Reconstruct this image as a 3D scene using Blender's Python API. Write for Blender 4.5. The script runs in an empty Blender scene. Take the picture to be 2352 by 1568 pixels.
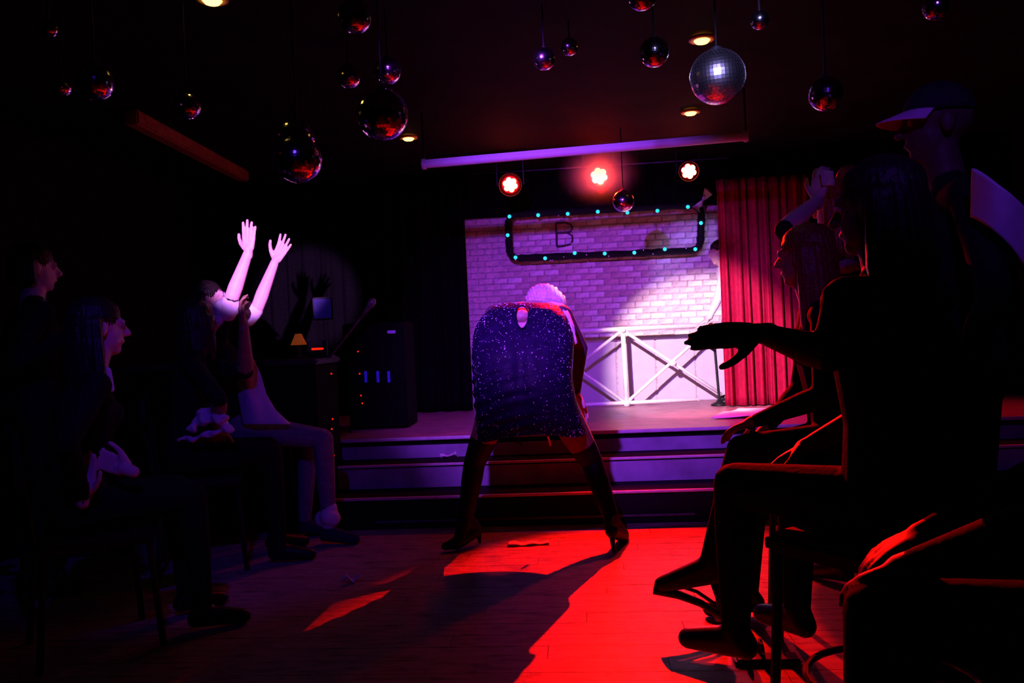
import bpy, bmesh, math, random
import numpy as np
from mathutils import Vector, Matrix
random.seed(7); np.random.seed(7)
SC = bpy.context.scene
COL = SC.collection

# ------------------------------------------------------------------ camera
FPX = 1900.0; CX, CY = 1176.0, 784.0
CAM = np.array([0, 0, 1.15]); PSI = math.radians(5); PIT = math.radians(-0.57); RHO = math.radians(2.6)
F0 = np.array([-math.sin(PSI)*math.cos(PIT), math.cos(PSI)*math.cos(PIT), math.sin(PIT)])
R0 = np.array([math.cos(PSI), math.sin(PSI), 0.0]); U0 = np.cross(R0, F0)
RR = R0*math.cos(RHO) - U0*math.sin(RHO); UU = U0*math.cos(RHO) + R0*math.sin(RHO)
cam = bpy.data.cameras.new('camera'); cam.sensor_width = 36.0; cam.lens = FPX/2352*36.0
cam.clip_start = 0.05
co = bpy.data.objects.new('camera', cam); COL.objects.link(co)
m = Matrix.Identity(4)
for i in range(3):
    m[i][0] = RR[i]; m[i][1] = UU[i]; m[i][2] = -F0[i]; m[i][3] = CAM[i]
co.matrix_world = m; SC.camera = co

def ray(x, y): return F0 + RR*(x-CX)/FPX - UU*(y-CY)/FPX
def aty(x, y, Y): d = ray(x, y); return CAM + d*(Y/d[1])
def atz(x, y, Z): d = ray(x, y); return CAM + d*((Z-CAM[2])/d[2])
def V(*a): return np.array(a, float)

# ------------------------------------------------------------------ world, exposure, stage lighting
w = bpy.data.worlds.new('world'); SC.world = w; w.use_nodes = True
w.node_tree.nodes['Background'].inputs[0].default_value = (0, 0, 0, 1)
w.node_tree.nodes['Background'].inputs[1].default_value = 0.0
SC.view_settings.view_transform = 'Standard'; SC.view_settings.look = 'None'
SC.view_settings.exposure = 0.0; SC.view_settings.gamma = 1.0
SC.view_settings.use_curve_mapping = False

def spot(name, loc, aim, color, power, deg, blend=0.4, radius=0.04):
    l = bpy.data.lights.new(name, 'SPOT'); l.color = color; l.energy = power
    l.spot_size = math.radians(deg); l.spot_blend = blend; l.shadow_soft_size = radius
    o = bpy.data.objects.new(name, l); COL.objects.link(o)
    o.location = loc
    o.rotation_euler = (Vector(aim)-Vector(loc)).to_track_quat('-Z', 'Y').to_euler()
    return o

PARS = [aty(1172, 424, 6.6), aty(1376, 404, 6.6), aty(1582, 393, 6.6)]
# red stage pars shining towards the audience
spot('red_par_light', PARS[1] + V(0, -.16, -.04), (.32, 3.0, 0), (1, .003, .0), 2300, 46, .35, .006)
spot('red_par_light', PARS[2] + V(-.02, -.16, -.03), (1.55, 5.2, .5), (1, .006, .03), 150, 100, .6, .03)
spot('red_par_light', PARS[0] + V(.02, -.16, -.03), (-1.0, 4.55, 0), (1, .004, .0), 24, 40, .6, .03)
# house lamps outside the picture: two on the ceiling in front of the stage
spot('ceiling_follow_spot_offscreen', (-.62, 3.0, 2.5), aty(1632, 862, 7.3), (1.0, .66, .74), 2000, 22.5, .45, .03)
spot('ceiling_violet_spot_offscreen', (-.55, 2.7, 2.52), aty(1340, 790, 6.0), (.30, .045, 1.0), 640, 56, .7, .03)
# one on the rear wall picking out the raised arms
spot('rear_wall_spot_offscreen', (-.3, -1.9, 1.95), aty(600, 592, 4.7), (.66, .22, 1.0), 7800, 6.4, .5, .03)
# blue ceiling washes over both sides of the audience, and the lamp mirrored in the largest ball
spot('ceiling_blue_left_offscreen', (-.9, 1.2, 2.55), aty(480, 960, 3.9), (.10, .02, 1.0), 60, 40, .7, .05)
spot('ceiling_blue_right_offscreen', (.6, .3, 2.55), aty(2080, 450, 3.0), (.20, .03, 1.0), 45, 36, .6, .06)
spot('ceiling_white_lamp_offscreen', (.25, .9, 2.52), aty(1645, 175, 3.4), (.4, .34, 1.0), 900, 10, .6, .10)

# ------------------------------------------------------------------ materials (all procedural)
MATS = {}
def mat(name, rgb, rough=.6, metal=0.0, var=.25, scale=18.0, bump=.0, emit=None, strength=0.0, spec=.3, tint=None):
    if name in MATS: return MATS[name]
    m = bpy.data.materials.new(name); m.use_nodes = True
    nt = m.node_tree; b = nt.nodes['Principled BSDF']
    tc = nt.nodes.new('ShaderNodeTexCoord'); nz = nt.nodes.new('ShaderNodeTexNoise')
    nz.inputs['Scale'].default_value = scale; nz.inputs['Detail'].default_value = 5
    nt.links.new(tc.outputs['Object'], nz.inputs['Vector'])
    r = nt.nodes.new('ShaderNodeValToRGB')
    t = tint or rgb
    r.color_ramp.elements[0].color = (*[max(0, c*(1-var)) for c in t], 1)
    r.color_ramp.elements[1].color = (*[min(1, c*(1+var)) for c in rgb], 1)
    r.color_ramp.elements[0].position = .3; r.color_ramp.elements[1].position = .7
    nt.links.new(nz.outputs['Fac'], r.inputs['Fac'])
    nt.links.new(r.outputs['Color'], b.inputs['Base Color'])
    b.inputs['Roughness'].default_value = rough; b.inputs['Metallic'].default_value = metal
    b.inputs['Specular IOR Level'].default_value = spec
    if bump:
        bp = nt.nodes.new('ShaderNodeBump'); bp.inputs['Strength'].default_value = bump; bp.inputs['Distance'].default_value = .01
        nt.links.new(nz.outputs['Fac'], bp.inputs['Height']); nt.links.new(bp.outputs['Normal'], b.inputs['Normal'])
    if emit:
        b.inputs['Emission Color'].default_value = (*emit, 1); b.inputs['Emission Strength'].default_value = strength
    MATS[name] = m; return m

def floor_mat():
    m = mat('worn floorboards', (.30, .265, .24), .45, 0, .16, 7, .15, spec=.25)
    nt = m.node_tree; b = nt.nodes['Principled BSDF']
    tc = nt.nodes.new('ShaderNodeTexCoord'); mp = nt.nodes.new('ShaderNodeMapping')
    mp.inputs['Scale'].default_value = (3, 13, 3); n = nt.nodes.new('ShaderNodeTexNoise')
    n.inputs['Scale'].default_value = 2.2; n.inputs['Detail'].default_value = 9; n.inputs['Roughness'].default_value = .72
    geo = nt.nodes.new('ShaderNodeNewGeometry')
    nt.links.new(geo.outputs['Position'], mp.inputs['Vector']); nt.links.new(mp.outputs['Vector'], n.inputs['Vector'])
    r = nt.nodes.new('ShaderNodeValToRGB'); r.color_ramp.elements[0].position = .38; r.color_ramp.elements[1].position = .52
    r.color_ramp.elements[0].color = (.22, .2, .2, 1); r.color_ramp.elements[1].color = (1, 1, 1, 1)
    nt.links.new(n.outputs['Fac'], r.inputs['Fac'])
    mx = nt.nodes.new('ShaderNodeMix'); mx.data_type = 'RGBA'; mx.blend_type = 'MULTIPLY'; mx.inputs['Factor'].default_value = .8
    src = b.inputs['Base Color'].links[0].from_socket
    nt.links.new(src, mx.inputs['A']); nt.links.new(r.outputs['Color'], mx.inputs['B']); nt.links.new(mx.outputs['Result'], b.inputs['Base Color'])
    return m

BLACK = mat('matt black paint', (.004, .004, .004), .8, spec=.05)
DARKCLOTH = mat('black cloth', (.012, .011, .012), .8, 0, .3, 60, .2, spec=.06)
DARKCLOTH2 = mat('charcoal cloth', (.016, .014, .016), .8, 0, .3, 50, .2, spec=.06)
NAVY = mat('navy cloth', (.03, .03, .06), .8, 0, .3, 50, .2, spec=.15)
WHITECLOTH = mat('white cotton', (.72, .70, .74), .85, 0, .12, 14, .3, spec=.1)
GREYCLOTH = mat('grey trouser cloth', (.20, .17, .22), .85, 0, .2, 40, .2, spec=.1)
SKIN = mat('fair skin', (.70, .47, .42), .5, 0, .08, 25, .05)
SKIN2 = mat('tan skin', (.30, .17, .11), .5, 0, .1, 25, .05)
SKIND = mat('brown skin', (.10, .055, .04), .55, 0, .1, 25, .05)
HAIRD = mat('dark hair', (.02, .014, .012), .45, 0, .4, 90, .3)
HAIRR = mat('auburn hair', (.22, .045, .02), .4, 0, .4, 90, .3)
HAIRB = mat('blonde wig hair', (.82, .70, .66), .45, 0, .16, 70, .6)
SHOE = mat('black shoe leather', (.012, .012, .013), .35, 0, .2, 40)
EYE = mat('eye white', (.5, .5, .5), .3, 0, .05, 5)
METAL = mat('brushed aluminium', (.95, .94, .92), .38, .10, .06, 30, .03, spec=.5)
BLKMETAL = mat('black powder coated metal', (.015, .015, .017), .4, .3, .2, 40)

# ------------------------------------------------------------------ mesh helpers
def tag(o, label=None, cat=None, group=None, kind=None):
    if label: o['label'] = label
    if cat: o['category'] = cat
    if group: o['group'] = group
    if kind: o['kind'] = kind
    return o

def empty(name, loc, label=None, cat=None, group=None, rz=0.0):
    o = bpy.data.objects.new(name, None); o.empty_display_size = .1
    COL.objects.link(o); o.location = loc; o.rotation_euler = (0, 0, rz)
    return tag(o, label, cat, group)

def link(name, me, material=None, parent=None, smooth=False, world=True):
    o = bpy.data.objects.new(name, me); COL.objects.link(o)
    if material is not None:
        me.materials.clear(); me.materials.append(material)
    if smooth:
        me.polygons.foreach_set('use_smooth', [True]*len(me.polygons))
    if parent is not None:
        o.parent = parent
        if world:
            o.matrix_parent_inverse = (Matrix.Translation(parent.location) @ parent.rotation_euler.to_matrix().to_4x4()).inverted() if parent.parent is None else Matrix.Identity(4)
    return o

class MB:
    def __init__(s): s.v = []; s.f = []
    def add(s, vs, fs):
        n = len(s.v); s.v += [tuple(map(float, p)) for p in vs]; s.f += [tuple(i+n for i in q) for q in fs]
        return s
    def box(s, c, size, rot=None, bev=0.0):
        c = np.array(c, float); h = np.array(size, float)/2
        if bev <= 0:
            vs = [V(x, y, z)*h for x in (-1, 1) for y in (-1, 1) for z in (-1, 1)]
            fs = [(0, 1, 3, 2), (4, 6, 7, 5), (0, 4, 5, 1), (2, 3, 7, 6), (0, 2, 6, 4), (1, 5, 7, 3)]
        else:
            bm = bmesh.new(); bmesh.ops.create_cube(bm, size=1.0)
            for q in bm.verts: q.co = Vector([q.co[i]*size[i] for i in range(3)])
            bmesh.ops.bevel(bm, geom=bm.edges[:], offset=bev, segments=2, affect='EDGES')
            bm.verts.index_update()
            vs = [np.array(q.co) for q in bm.verts]; fs = [tuple(q.index for q in f.verts) for f in bm.faces]; bm.free()
        if rot is not None:
            R = np.array(rot); vs = [R@p for p in vs]
        return s.add([p+c for p in vs], fs)
    def tube(s, pts, r, n=10, closed=False, caps=True):
        pts = [np.array(p, float) for p in pts]; k = len(pts)
        rs = r if hasattr(r, '__len__') else [r]*k
        vs = []; fs = []; prev = None
        for i in range(k):
            a = pts[(i-1) % k] if (closed or i > 0) else pts[i]; b = pts[(i+1) % k] if (closed or i < k-1) else pts[i]
            t = b-a; t = t/(np.linalg.norm(t)+1e-9)
            if prev is None:
                up = V(0, 0, 1) if abs(t[2]) < .9 else V(1, 0, 0)
                u = np.cross(t, up)
            else: u = prev - t*(prev@t)
            u /= np.linalg.norm(u); prev = u; w_ = np.cross(t, u)
            for j in range(n):
                a_ = 2*math.pi*j/n; vs.append(pts[i] + rs[i]*(math.cos(a_)*u+math.sin(a_)*w_))
        for i in range(k if closed else k-1):
            for j in range(n):
                i2 = (i+1) % k; fs.append((i*n+j, i*n+(j+1) % n, i2*n+(j+1) % n, i2*n+j))
        if caps and not closed:
            fs.append(tuple(range(n-1, -1, -1))); fs.append(tuple((k-1)*n+j for j in range(n)))
        return s.add(vs, fs)
    def lathe(s, prof, c=(0, 0, 0), axis=(0, 0, 1), n=20):
        ax = np.array(axis, float); ax /= np.linalg.norm(ax)
        up = V(0, 0, 1) if abs(ax[2]) < .9 else V(1, 0, 0)
        u = np.cross(ax, up); u /= np.linalg.norm(u); w_ = np.cross(ax, u); c = np.array(c, float)
        vs = []; fs = []
        for r, h in prof:
            for j in range(n):
                a = 2*math.pi*j/n; vs.append(c + ax*h + max(r, 1e-4)*(math.cos(a)*u+math.sin(a)*w_))
        for i in range(len(prof)-1):
            for j in range(n): fs.append((i*n+j, i*n+(j+1) % n, (i+1)*n+(j+1) % n, (i+1)*n+j))
        fs.append(tuple(range(n-1, -1, -1))); fs.append(tuple((len(prof)-1)*n+j for j in range(n)))
        return s.add(vs, fs)
    def sphere(s, c, r, seg=12, rings=8):
        c = np.array(c, float); prof = []
        r3 = np.array(r if hasattr(r, '__len__') else (r, r, r), float)
        vs = []; fs = []
        for i in range(rings+1):
            th = math.pi*i/rings
            for j in range(seg):
                a = 2*math.pi*j/seg
                q = V(math.sin(th)*math.cos(a), math.sin(th)*math.sin(a), math.cos(th)) if 0 < i < rings else V(1e-4*math.cos(a), 1e-4*math.sin(a), math.cos(th))
                vs.append(c + r3*q)
        for i in range(rings):
            for j in range(seg): fs.append((i*seg+j, i*seg+(j+1) % seg, (i+1)*seg+(j+1) % seg, (i+1)*seg+j))
        return s.add(vs, fs)
    def mesh(s, name):
        me = bpy.data.meshes.new(name); me.from_pydata(s.v, [], s.f); me.update()
        bm = bmesh.new(); bm.from_mesh(me); bmesh.ops.recalc_face_normals(bm, faces=bm.faces); bm.to_mesh(me); bm.free()
        return me
    def build(s, name, material, parent=None, smooth=False):
        return link(name, s.mesh(name), material, parent, smooth)

def cloth_sheet(name, pts_fn, nu, nv, material, parent=None, thick=.003):
    mb = MB(); top = []
    for i in range(nu+1):
        for j in range(nv+1): top.append(np.array(pts_fn(i/nu, j/nv), float))
    idx = lambda i, j: i*(nv+1)+j
    P = np.array(top).reshape(nu+1, nv+1, 3)
    du = np.gradient(P, axis=0); dv = np.gradient(P, axis=1)
    N = np.cross(du, dv); N /= (np.linalg.norm(N, axis=2, keepdims=True)+1e-9)
    bot = (P - N*thick).reshape(-1, 3); n = len(top)
    fs = []
    for i in range(nu):
        for j in range(nv):
            a, b, c, d = idx(i, j), idx(i+1, j), idx(i+1, j+1), idx(i, j+1)
            fs.append((a, b, c, d)); fs.append((n+d, n+c, n+b, n+a))
    for i in range(nu):
        for j in (0, nv):
            a, b = idx(i, j), idx(i+1, j); fs.append((a, n+a, n+b, b))
    for j in range(nv):
        for i in (0, nu):
            a, b = idx(i, j), idx(i, j+1); fs.append((a, b, n+b, n+a))
    mb.add(top + list(bot), fs)
    return mb.build(name, material, parent, True)

# ------------------------------------------------------------------ bodies: tapered primitives fused to one skin
ICO = None
def ico():
    global ICO
    if ICO is None:
        bm = bmesh.new(); bmesh.ops.create_icosphere(bm, subdivisions=2, radius=1.0); bm.verts.index_update()
        ICO = (np.array([v.co[:] for v in bm.verts]), [tuple(v.index for v in f.verts) for f in bm.faces]); bm.free()
    return ICO

def unit(a): a = np.array(a, float); return a/(np.linalg.norm(a)+1e-9)

class Body:
    """list of capsules and ellipsoids, each with a material slot"""
    def __init__(s): s.p = []
    def cap(s, a, b, ra, rb, mi=0): s.p.append(('c', np.array(a, float), np.array(b, float), ra, rb, mi)); return s
    def ell(s, c, r, mi=0, ax=None):
        A = np.eye(3) if ax is None else np.array([unit(q) for q in ax]).T
        s.p.append(('e', np.array(c, float), np.array(r, float), A, None, mi)); return s
    def dist(s, q, pr):
        if pr[0] == 'c':
            a, b, ra, rb = pr[1:5]; ab = b-a; t = np.clip(((q-a)@ab)/(ab@ab+1e-12), 0, 1)
            return np.linalg.norm(q-(a+t[:, None]*ab), axis=1) - (ra+(rb-ra)*t)
        c, r, A = pr[1:4]; l = (q-c)@A/r
        return (np.linalg.norm(l, axis=1)-1)*r.min()
    def build(s, name, mats, parent, voxel=.007, smooth=2, groove=None):
        mb = MB(); iv, jf = ico()
        for pr in s.p:
            if pr[0] == 'c':
                a, b, ra, rb = pr[1:5]
                mb.add(a+iv*ra, jf); mb.add(b+iv*rb, jf)
                if np.linalg.norm(b-a) > 1e-4: mb.tube([a, b], [ra, rb], 14)
            else:
                c, r, A = pr[1:4]; mb.add(c+(iv*r)@A.T, jf)
        me = bpy.data.meshes.new(name); me.from_pydata(mb.v, [], mb.f); me.update()
        t = bpy.data.objects.new('tmp', me); COL.objects.link(t)
        md = t.modifiers.new('r', 'REMESH'); md.mode = 'VOXEL'; md.voxel_size = voxel
        if smooth:
            ms = t.modifiers.new('s', 'SMOOTH'); ms.factor = .5; ms.iterations = smooth
        dg = bpy.context.evaluated_depsgraph_get(); dg.update()
        out = bpy.data.meshes.new_from_object(t.evaluated_get(dg))
        bpy.data.objects.remove(t); bpy.data.meshes.remove(me)
        out.name = name
        n = len(out.vertices); co_ = np.empty(n*3); out.vertices.foreach_get('co', co_); co_ = co_.reshape(-1, 3)
        if groove is not None:
            co_ = groove(co_); out.vertices.foreach_set('co', co_.ravel())
        out.materials.clear()
        for mm in mats: out.materials.append(mm)
        if len(mats) > 1:
            best = np.full(n, 1e9); mi = np.zeros(n, int)
            for pr in s.p:
                d = s.dist(co_, pr); k = d < best; best[k] = d[k]; mi[k] = pr[5]
            nl = len(out.loops); lv = np.empty(nl, int); out.loops.foreach_get('vertex_index', lv)
            st = np.empty(len(out.polygons), int); out.polygons.foreach_get('loop_start', st)
            out.polygons.foreach_set('material_index', mi[lv[st]])
        out.polygons.foreach_set('use_smooth', np.ones(len(out.polygons), bool))
        out.update()
        return link(name, out, None, parent)

def ik(a, b, l1, l2, pole):
    a = np.array(a, float); b = np.array(b, float); d = b-a; L = np.linalg.norm(d); u = d/(L+1e-9)
    L = min(L, (l1+l2)*.995); b2 = a+u*L
    x = (l1*l1-l2*l2+L*L)/(2*L); h = math.sqrt(max(1e-6, l1*l1-x*x))
    p = np.array(pole, float); p = p-u*(p@u); p = unit(p)
    return a+u*x+p*h, b2

def hand(B, wrist, d, palm, thumb, mi=0, curl=.25, spread=.16, size=1.0, tcurl=.3, curls=None):
    """d along the fingers, palm = outward palm normal, thumb = side the thumb is on"""
    d = unit(d); palm = unit(np.array(palm, float)-d*(np.array(palm, float)@d)); th = unit(np.cross(palm, d))
    if th@np.array(thumb, float) < 0: th = -th
    w_ = np.array(wrist, float); s = size
    B.cap(w_-d*.02*s, w_+d*.02*s, .024*s, .024*s, mi)
    offs = [.029, .010, -.010, -.028]; lens = [.072, .080, .074, .058]; ml = [.088, .092, .087, .079]
    for k in range(4):
        fd = unit(d + th*spread*(offs[k]/.03))
        base = w_ + d*ml[k]*s + th*offs[k]*s
        B.cap(w_+d*.02*s+th*offs[k]*.6*s, base, .0145*s, .0115*s, mi)
        p = base; ang = 0; c = (curls[k] if curls else curl)
        for q, fr in enumerate((.45, .31, .24)):
            ang += c*(.5 if q == 0 else 1.0)
            dv = fd*math.cos(ang)+palm*math.sin(ang)
            p2 = p+dv*lens[k]*fr*s; B.cap(p, p2, (.0098-.0008*q)*s, (.0092-.0009*q)*s, mi); p = p2
    t0 = w_+d*.022*s+th*.022*s
    td = unit(d*.62+th*.72+palm*.25); t1 = t0+td*.040*s
    td2 = unit(d*.80+th*.50+palm*tcurl); t2 = t1+td2*.032*s; td3 = unit(d*.95+th*.25+palm*tcurl); t3 = t2+td3*.026*s
    B.cap(w_+d*.03*s+th*.012*s, t0, .016*s, .0165*s, mi)
    B.cap(t0, t1, .0165*s, .0125*s, mi); B.cap(t1, t2, .0112*s, .0102*s, mi); B.cap(t2, t3, .0102*s, .0085*s, mi)

def head(B, c, f, up=(0, 0, 1), mi=0, eye=None, s=1.0):
    f = unit(f); up = unit(np.array(up, float)-f*(np.array(up, float)@f)); r = np.cross(f, up); c = np.array(c, float)
    ax = (r, f, up)
    P = lambda a, b, z: c+(r*a+f*b+up*z)*s
    B.ell(P(0, -.008, .025), V(.076, .094, .088)*s, mi, ax)
    B.ell(P(0, .022, -.035), V(.060, .068, .078)*s, mi, ax)
    B.ell(P(0, .055, -.088), V(.030, .026, .024)*s, mi, ax)
    B.cap(P(0, .088, .008), P(0, .108, -.026), .010*s, .014*s, mi)
    for k in (-1, 1):
        B.ell(P(.078*k, -.008, -.008), V(.010, .022, .034)*s, mi, ax)
        B.ell(P(.030*k, .078, .022), V(.022, .014, .010)*s, mi, ax)
        if eye is not None: B.ell(P(.031*k, .083, .006), V(.013, .008, .008)*s, eye, ax)
        B.cap(P(.016*k, .082, -.058), P(0, .088, -.057), .007*s, .009*s, mi)

def hair(parent, c, f, up, material, long=0.0, s=1.0, bun=False, name='hair'):
    f = unit(f); up = unit(np.array(up, float)-f*(np.array(up, float)@f)); r = np.cross(f, up); c = np.array(c, float)
    ax = (r, f, up); H = Body(); P = lambda a, b, z: c+(r*a+f*b+up*z)*s
    H.ell(P(0, -.018, .045), V(.088, .102, .085)*s, 0, ax)
    H.ell(P(0, -.045, -.01), V(.082, .075, .085)*s, 0, ax)
    for k in range(9):
        a = -1.25+2.5*k/8
        x, y = math.sin(a)*.085, -math.cos(a)*.095
        L = .09+long*(.8+.4*random.random())
        p0 = P(x, y, .02); p1 = P(x*1.08, y*1.05, -.06); H.cap(p0, p1, .026*s, .024*s)
        if long > 0:
            p2 = P(x*1.2+random.uniform(-.02, .02), y*1.12, -.06-L*.6); p3 = P(x*1.15+random.uniform(-.03, .03), y*1.05-.01, -.06-L)
            H.cap(p1, p2, .026*s, .024*s); H.cap(p2, p3, .024*s, .010*s)
    if bun: H.ell(P(0, -.07, .13), V(.05, .05, .045)*s, 0, ax)
    def groove(v):
        l = (v-c)@np.array(ax).T; a = np.arctan2(l[:, 0], -l[:, 1])
        off = .003*np.sin(a*34+l[:, 2]*20)
        return v+unit_rows(l*V(1, 1, .2))@np.array(ax)*off[:, None]
    return H.build(name, [material], parent, .008, 1, groove)

def unit_rows(a): return a/(np.linalg.norm(a, axis=1, keepdims=True)+1e-9)

def person(label, J, mats, f, headf=None, headup=(0, 0, 1), s=1.0, voxel=.0075, hands=True, hairmat=None, hairlong=0.0, bun=False,
           hl=None, hr=None, sleeves='long', legmat=1, heels=False, group=None, name='person', female=False):
    """J: joints; mats: [skin, trousers, top, shoes, eye]"""
    B = Body(); f = unit(f); lat = unit(J['shR']-J['shL'])
    pel, wa, ch, nk, hd = J['pel'], J['wa'], J['ch'], J['nk'], J['hd']
    for k in (-1, 1):
        B.cap(pel+lat*.065*k*s, wa+lat*.052*k*s, .112*s, .100*s, 2 if k else 2)
        B.cap(wa+lat*.052*k*s, ch+lat*.062*k*s, .100*s, .112*s, 2)
        B.cap(ch+lat*.06*k*s, nk+lat*.03*k*s-V(0, 0, .03), .105*s, .055*s, 2)
    B.cap(J['hipL'], J['hipR'], .100*s, .100*s, 1)
    B.cap(J['shL'], J['shR'], .058*s, .058*s, 2)
    if female:
        for k in (-1, 1): B.ell(ch+f*.075*s+lat*.06*k*s-V(0, 0, .02), V(.06, .06, .06)*s, 2)
    hf = unit(headf if headf is not None else f)
    B.cap(nk-V(0, 0, .02), hd-unit(headup)*.06, .056*s, .052*s, 0)
    head(B, hd, hf, headup, 0, 4, s)
    for sd in 'LR':
        sh, el, wr = J['sh'+sd], J['el'+sd], J['wr'+sd]
        um = 2; fm = 2 if sleeves == 'long' else 0
        B.cap(sh, el, .052*s, .042*s, um)
        mid = el+(wr-el)*.3
        B.cap(el, mid, .040*s, .041*s, fm); B.cap(mid, wr, .041*s, .026*s, fm)
        h = hl if sd == 'L' else hr
        dv = unit(wr-el)
        if h is None: h = dict(d=dv, palm=V(0, 0, -1) if abs(dv[2]) < .8 else -f, thumb=-lat if sd == 'R' else lat)
        hand(B, wr+dv*.012, h.get('d', dv), h['palm'], h['thumb'], 0, h.get('curl', .35), h.get('spread', .14), s*1.02, curls=h.get('curls'))
        hp, kn, an = J['hip'+sd], J['kn'+sd], J['an'+sd]
        B.cap(hp, kn, .088*s, .060*s, legmat)
        mid = kn+(an-kn)*.3-unit(np.cross(lat, an-kn))*0
        B.cap(kn, mid, .058*s, .056*s, legmat); B.cap(mid, an, .056*s, .038*s, legmat)
        toe = J['toe'+sd]; td = unit(toe-an); heel = J.get('heel'+sd, an-V(0, 0, .045)-unit(toe-an)*.03)
        B.cap(heel, an, .036*s, .040*s, 3); B.cap(an-V(0, 0, .02), toe, .040*s, .030*s, 3); B.cap(heel, toe, .034*s, .030*s, 3)
        if heels:
            B.cap(heel, V(heel[0], heel[1], .012), .02, .010, 3)
    base = V(pel[0], pel[1], min(J['toeL'][2], J['toeR'][2])-.03)
    root = empty(name, base, label, 'person', group)
    B.build('body', mats, root, voxel, 2)
    if hairmat is not None: hair(root, hd, hf, headup, hairmat, hairlong, s, bun)
    return root

def arms(J, f, wrL, wrR, pole=(0, 0, -1), s=1.0):
    lat = unit(J['shR']-J['shL'])
    for sd, wt in (('L', wrL), ('R', wrR)):
        po = np.array(pole, float)+(lat if sd == 'R' else -lat)*.5
        J['el'+sd], J['wr'+sd] = ik(J['sh'+sd], wt, .30*s, .27*s, po)

def seated(x, y, ang, lean=.1, seat=.47, wrL=None, wrR=None, spread=.13, s=1.0, pole=(0, 0, -1), tuck=.02, z0=0.0):
    a = math.radians(ang); f = V(math.cos(a), math.sin(a), 0); r = V(math.sin(a), -math.cos(a), 0); up = V(0, 0, 1); J = {}
    p = V(x, y, z0+seat+.10); J['pel'] = p; tl = unit(up+f*lean)
    J['wa'] = p+tl*.17*s; J['ch'] = p+tl*.36*s; J['nk'] = p+tl*.53*s; J['hd'] = J['nk']+unit(up+f*lean*.5)*.155*s+f*.02
    for sd, k in (('L', -1), ('R', 1)):
        J['sh'+sd] = p+tl*.46*s+r*.175*k*s
        J['hip'+sd] = p+r*.085*k*s-up*.02
        J['kn'+sd] = J['hip'+sd]+f*.42*s+r*(spread-.085)*k-up*.0
        J['an'+sd] = V(*(J['kn'+sd]+f*tuck)[:2], z0+.085)
        J['toe'+sd] = J['an'+sd]+f*.155+r*.03*k-up*.055
    arms(J, f, wrL if wrL is not None else J['knL']+up*.09-f*.06, wrR if wrR is not None else J['knR']+up*.09-f*.06, pole, s)
    return J, f

def standing(x, y, ang, z0=0.0, h=1.7, lean=.03, wrL=None, wrR=None, pole=(0, 0, -1)):
    a = math.radians(ang); f = V(math.cos(a), math.sin(a), 0); r = V(math.sin(a), -math.cos(a), 0); up = V(0, 0, 1); J = {}; s = h/1.7
    p = V(x, y, z0+.92*s); J['pel'] = p; tl = unit(up+f*lean)
    J['wa'] = p+tl*.17*s; J['ch'] = p+tl*.36*s; J['nk'] = p+tl*.53*s; J['hd'] = J['nk']+up*.155*s+f*.02
    for sd, k in (('L', -1), ('R', 1)):
        J['sh'+sd] = p+tl*.46*s+r*.175*k*s; J['hip'+sd] = p+r*.085*k*s-up*.02
        J['kn'+sd] = V(x, y, z0+.49*s)+r*.10*k+f*.02; J['an'+sd] = V(x, y, z0+.085)+r*.11*k-f*.02
        J['toe'+sd] = J['an'+sd]+f*.155+r*.03*k-up*.055
    arms(J, f, wrL if wrL is not None else J['hipL']-r*.14+f*.08-up*.02, wrR if wrR is not None else J['hipR']+r*.14+f*.08-up*.02, pole, s)
    return J, f

# ------------------------------------------------------------------ room shell
FL_Y = 4.905; S1, S2, ST = .19, .342, .482
def slab(name, c, size, material, kind='structure'):
    o = MB().box(c, size).build(name, material); o['kind'] = kind; return o
WALLM = mat('dark painted wall', (.012, .010, .012), .85, 0, .3, 6, .2, spec=.05)
CEILM = mat('dark painted ceiling', (.012, .010, .010), .8, 0, .35, 3, .3, spec=.05)
fl = slab('floor', (0, 2.0, -.06), (7.6, 8.4, .1), mat('dark subfloor', (.02, .015, .012), .8, spec=.05))
slab('ceiling', (0, 2.8, 2.66), (7.6, 9.9, .12), CEILM)
slab('wall_left', (-3.55, 2.8, 1.3), (.1, 9.9, 2.6), WALLM)
slab('wall_right', (3.55, 2.8, 1.3), (.1, 9.9, 2.6), WALLM)
slab('wall_front', (0, -2.1, 1.3), (7.2, .1, 2.6), WALLM)
# floorboards
FM = floor_mat(); bw = .118; k = 0
for iy in range(26):
    y0 = FL_Y-.002-bw*(iy+1); x0 = -3.2+((iy*.37) % 1.2)-.6
    while x0 < 2.6:
        L = 1.25; a = max(x0, -3.3); b = min(x0+L, 3.3)
        if b-a > .05:
            MB().box(((a+b)/2, y0+bw/2, -.006+random.uniform(-.0006, .0006)), (b-a-.002, bw-.0022, .012)).build('floorboard', FM, fl)
        x0 += L
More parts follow.
